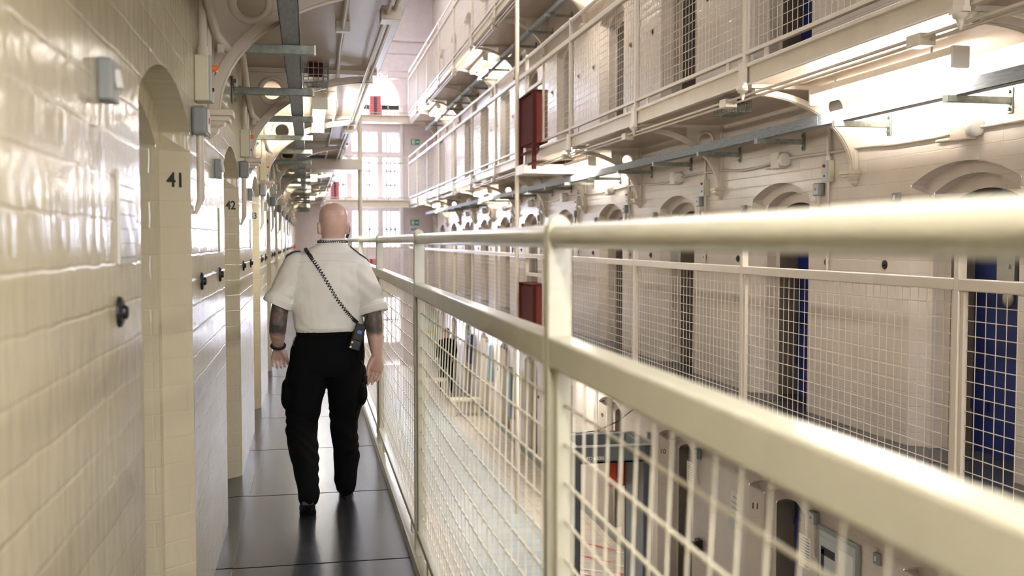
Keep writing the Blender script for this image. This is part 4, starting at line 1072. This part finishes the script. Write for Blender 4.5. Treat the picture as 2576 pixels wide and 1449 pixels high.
mb.rings(rg, smooth=False); part("shoe_sole", mb, M["rubber"], off, bevel=.004)
# wristband
part("wristband", MB().tube([(-.177 - OX + .036 * math.cos(a), 5.878 - OY + .030 * math.sin(a), .917 + .014 * math.sin(a)) for a in [2 * math.pi * j / 24 for j in range(25)]], .010, 8, cap=False), M["rubber"], off)
# eyes, earpiece
for q in (-1, 1): part("eye", MB().sphere((.139 - OX + q * .033, .015 + .090, 1.512 + .113), .012), M["eye"], off)
part("earpiece", MB().tube([(.225 - OX, .045, 1.602), (.226 - OX, .035, 1.58), (.219 - OX, .02, 1.555), (.212 - OX, .01, 1.54)], .0085, 8).box(.222 - OX, .234 - OX, .02, .06, 1.585, 1.605), M["navy"], off)
# key strap and clip wire
part("key_strap", MB().tube([(.285 - OX, -.085, .845), (.302 - OX, -.10, .81), (.312 - OX, -.105, .76), (.312 - OX, -.105, .715), (.304 - OX, -.10, .705), (.300 - OX, -.09, .76)], .0065, 8), M["rubber"], off)
part("clip_wire", MB().tube([(-.062 - OX, -.04, 1.0), (-.082 - OX, -.05, .975), (-.093 - OX, -.05, .95), (-.088 - OX, -.05, .935), (-.075 - OX, -.05, .93)], .002, 6), M["rubber"], off)
# ---- radio and coiled cord (carried, so things of their own)
rad = thing("two_way_radio", "black two-way radio in a leather holster on the officer's hip", "radio", (.262, 5.60, .985))
RM = Matrix.Rotation(R(18), 4, "Y")
part("holster", MB().box(-.032, .032, -.016, .022, -.075, .035, 0, RM), M["shoe"], rad, bevel=.006)
part("radio_body", MB().box(-.029, .029, -.020, .02, -.02, .075, 0, RM), M["black"], rad, bevel=.006)
part("screen", MB().box(-.010, .014, -.0225, -.0195, .022, .040, 0, RM), M["screen"], rad)
part("antenna", MB().tube([RM @ Vector((.015, 0, .07)), RM @ Vector((.015, 0, .13))], .006, 8), M["black"], rad)
for dz in (-.035, -.062): part("stud", MB().lathe([(.007, 0), (.006, -.004)], RM @ Vector((-.02, -.017, dz)), "Y", 10), M["brass"], rad)
def coil(path, r, turns, w):
    """helix round a path"""
    pts = [Vector(p) for p in path]; out = []; N_ = turns * 9
    for i in range(N_ + 1):
        t_ = i / N_ * (len(pts) - 1); j = min(int(t_), len(pts) - 2); f = t_ - j
        p = pts[j].lerp(pts[j + 1], f); d = (pts[j + 1] - pts[j]).normalized()
        u = d.cross(Vector((0, 1, 0))).normalized(); v = d.cross(u); a = 2 * math.pi * turns * i / N_
        out.append(p + (u * math.cos(a) + v * math.sin(a)) * r)
    return MB().tube(out, w, 5)
path = [(-.019, 1.478), (-.003, 1.455), (.02, 1.42), (.06, 1.36), (.105, 1.28), (.15, 1.20), (.20, 1.13), (.24, 1.085), (.266, 1.06)]
cord = single("coiled_cord", coil([back(x, z, .010) for x, z in path], .0085, 40, .0026), M["black"], "black coiled radio cord slung across the officer's white back", "cord")
cord.location = (OX, OY, 0)
nc = [Vector((.133 - OX + .080 * math.cos(a), -.004 + .080 * math.sin(a), 1.516 - .002 * math.sin(a))) for a in [math.pi * (1.02 + .96 * j / 16) for j in range(17)]]
cord2 = single("coiled_cord", coil(nc, .006, 22, .0018), M["black"], "thin black coiled cord around the officer's shirt collar", "cord")
cord2.location = (OX, OY, 0)

# ---- dark clad person standing far off on the ground floor
px, py = 3.88, 28.4
f = thing("person", "person in dark clothes standing on the ground floor, seen through the mesh", "person", (px, py, ZG))
b = MB()
head(b, 0, 0, 1.50, -1, 1.0)
b.rings([ell((0, 0, z), a, c) for z, a, c in ((.85, .15, .11), (1.0, .15, .1), (1.25, .17, .1), (1.4, .17, .09), (1.46, .08, .07), (1.52, .055, .06))])
for q in (-1, 1):
    limb(b, [(q * .17, 0, 1.38, .05, .05), (q * .23, .0, 1.12, .04, .04), (q * .22 - .06, -.16, .95, .03, .03)])
    hand(b, (q * .22 - .06, -.16, .95), (q * .22 - .10, -.21, .90), (0, 1, .3), 1, [(-.012, -.012, -.03), (-.008, -.01, -.022), (.0, 0, -.018)], [(q * .22 - .07, -.20, .94), (q * .22 - .10, -.225, .92), (q * .22 - .11, -.235, .90), (q * .22 - .115, -.24, .885)])
    limb(b, [(q * .09, 0, .84, .08, .08), (q * .11, 0, .48, .055, .06), (q * .13, 0, .1, .04, .045)])
fuse("body", b, .008, 2, M["skin"], f)
j = MB()
j.rings([ell((0, 0, z), a, c) for z, a, c in ((.80, .20, .15), (1.0, .19, .14), (1.25, .205, .13), (1.38, .21, .115), (1.44, .14, .09), (1.48, .08, .075))])
for q in (-1, 1): limb(j, [(q * .17, 0, 1.37, .075, .075), (q * .235, 0, 1.12, .062, .062), (q * .22 - .045, -.13, .97, .048, .048)])
fuse("jacket", j, .010, 2, M["trouser"], f)
l = MB()
l.rings([ell((0, 0, z), a, c) for z, a, c in ((.74, .15, .12), (.80, .18, .13), (.95, .17, .125))])
for q in (-1, 1): limb(l, [(q * .09, 0, .82, .10, .11), (q * .11, -.01, .48, .08, .085), (q * .13, .01, .08, .065, .07)])
fuse("trousers", l, .011, 2, M["trouser"], f)
for q in (-1, 1):
    s_ = MB(); limb(s_, [(q * .13, .05, .045, .038, .042), (q * .13, -.05, .045, .044, .042), (q * .14, -.17, .03, .038, .028)])
    part("shoe", s_, M["shoe"], f)
f.scale = (1.07, 1.07, 1.08)
hr = MB(); hr.sphere((0, .012, 1.66), .087, .108, .083, 18); part("hair", hr, M["black"], f)

# ------------------------------------------------------------------ light
wd = bpy.data.worlds.new("overcast sky"); scene.world = wd; wd.use_nodes = True
bg = wd.node_tree.nodes["Background"]; bg.inputs["Color"].default_value = (.86, .88, 1.0, 1); bg.inputs["Strength"].default_value = 6.0
def area(name, loc, rot, sx, sy, power, col):
    l = bpy.data.lights.new(name, "AREA"); l.shape = "RECTANGLE"; l.size = sx; l.size_y = sy; l.energy = power; l.color = col
    o = bpy.data.objects.new(name, l); COL.objects.link(o); o.location = loc; o.rotation_euler = rot; return o
area("daylight_end_window", (1.955, YE + .75, 2.6), (R(-90), 0, 0), 3.4, 10.5, 2700, (.76, .80, 1.0))
area("daylight_back_window", (1.95, YB - .5, 3.75), (R(90), 0, 0), 2.9, 6.0, 400, (1.0, .98, .93))
area("daylight_roof_lantern", (1.955, 18, ZT + .35), (0, 0, 0), 2.6, 29.5, 420, (1.0, .96, .92))

# ------------------------------------------------------------------ camera
cam = bpy.data.cameras.new("camera"); co = bpy.data.objects.new("camera", cam); COL.objects.link(co)
cam.sensor_width = 36; cam.lens = 35; cam.clip_start = .05; cam.clip_end = 200
yaw = math.atan(511 / 2504); pit = math.atan(118 / 2504)
co.location = (0, 0, 1.52); co.rotation_euler = (R(90) - pit, 0, -yaw)
cam.dof.use_dof = True; cam.dof.focus_distance = 5.8; cam.dof.aperture_fstop = 3.0
scene.camera = co
scene.view_settings.view_transform = "Standard"; scene.view_settings.look = "None"; scene.view_settings.gamma = 1; scene.view_settings.exposure = 0.42
scene.view_settings.use_curve_mapping = False
scene.cycles.use_denoising = True
scene.cycles.use_adaptive_sampling = True; scene.cycles.adaptive_threshold = .2; scene.cycles.adaptive_min_samples = 16
scene.cycles.max_bounces = 4; scene.cycles.diffuse_bounces = 3; scene.cycles.glossy_bounces = 2; scene.cycles.transparent_max_bounces = 12
scene.cycles.sample_clamp_indirect = 8
scene.cycles.caustics_reflective = False; scene.cycles.caustics_refractive = False
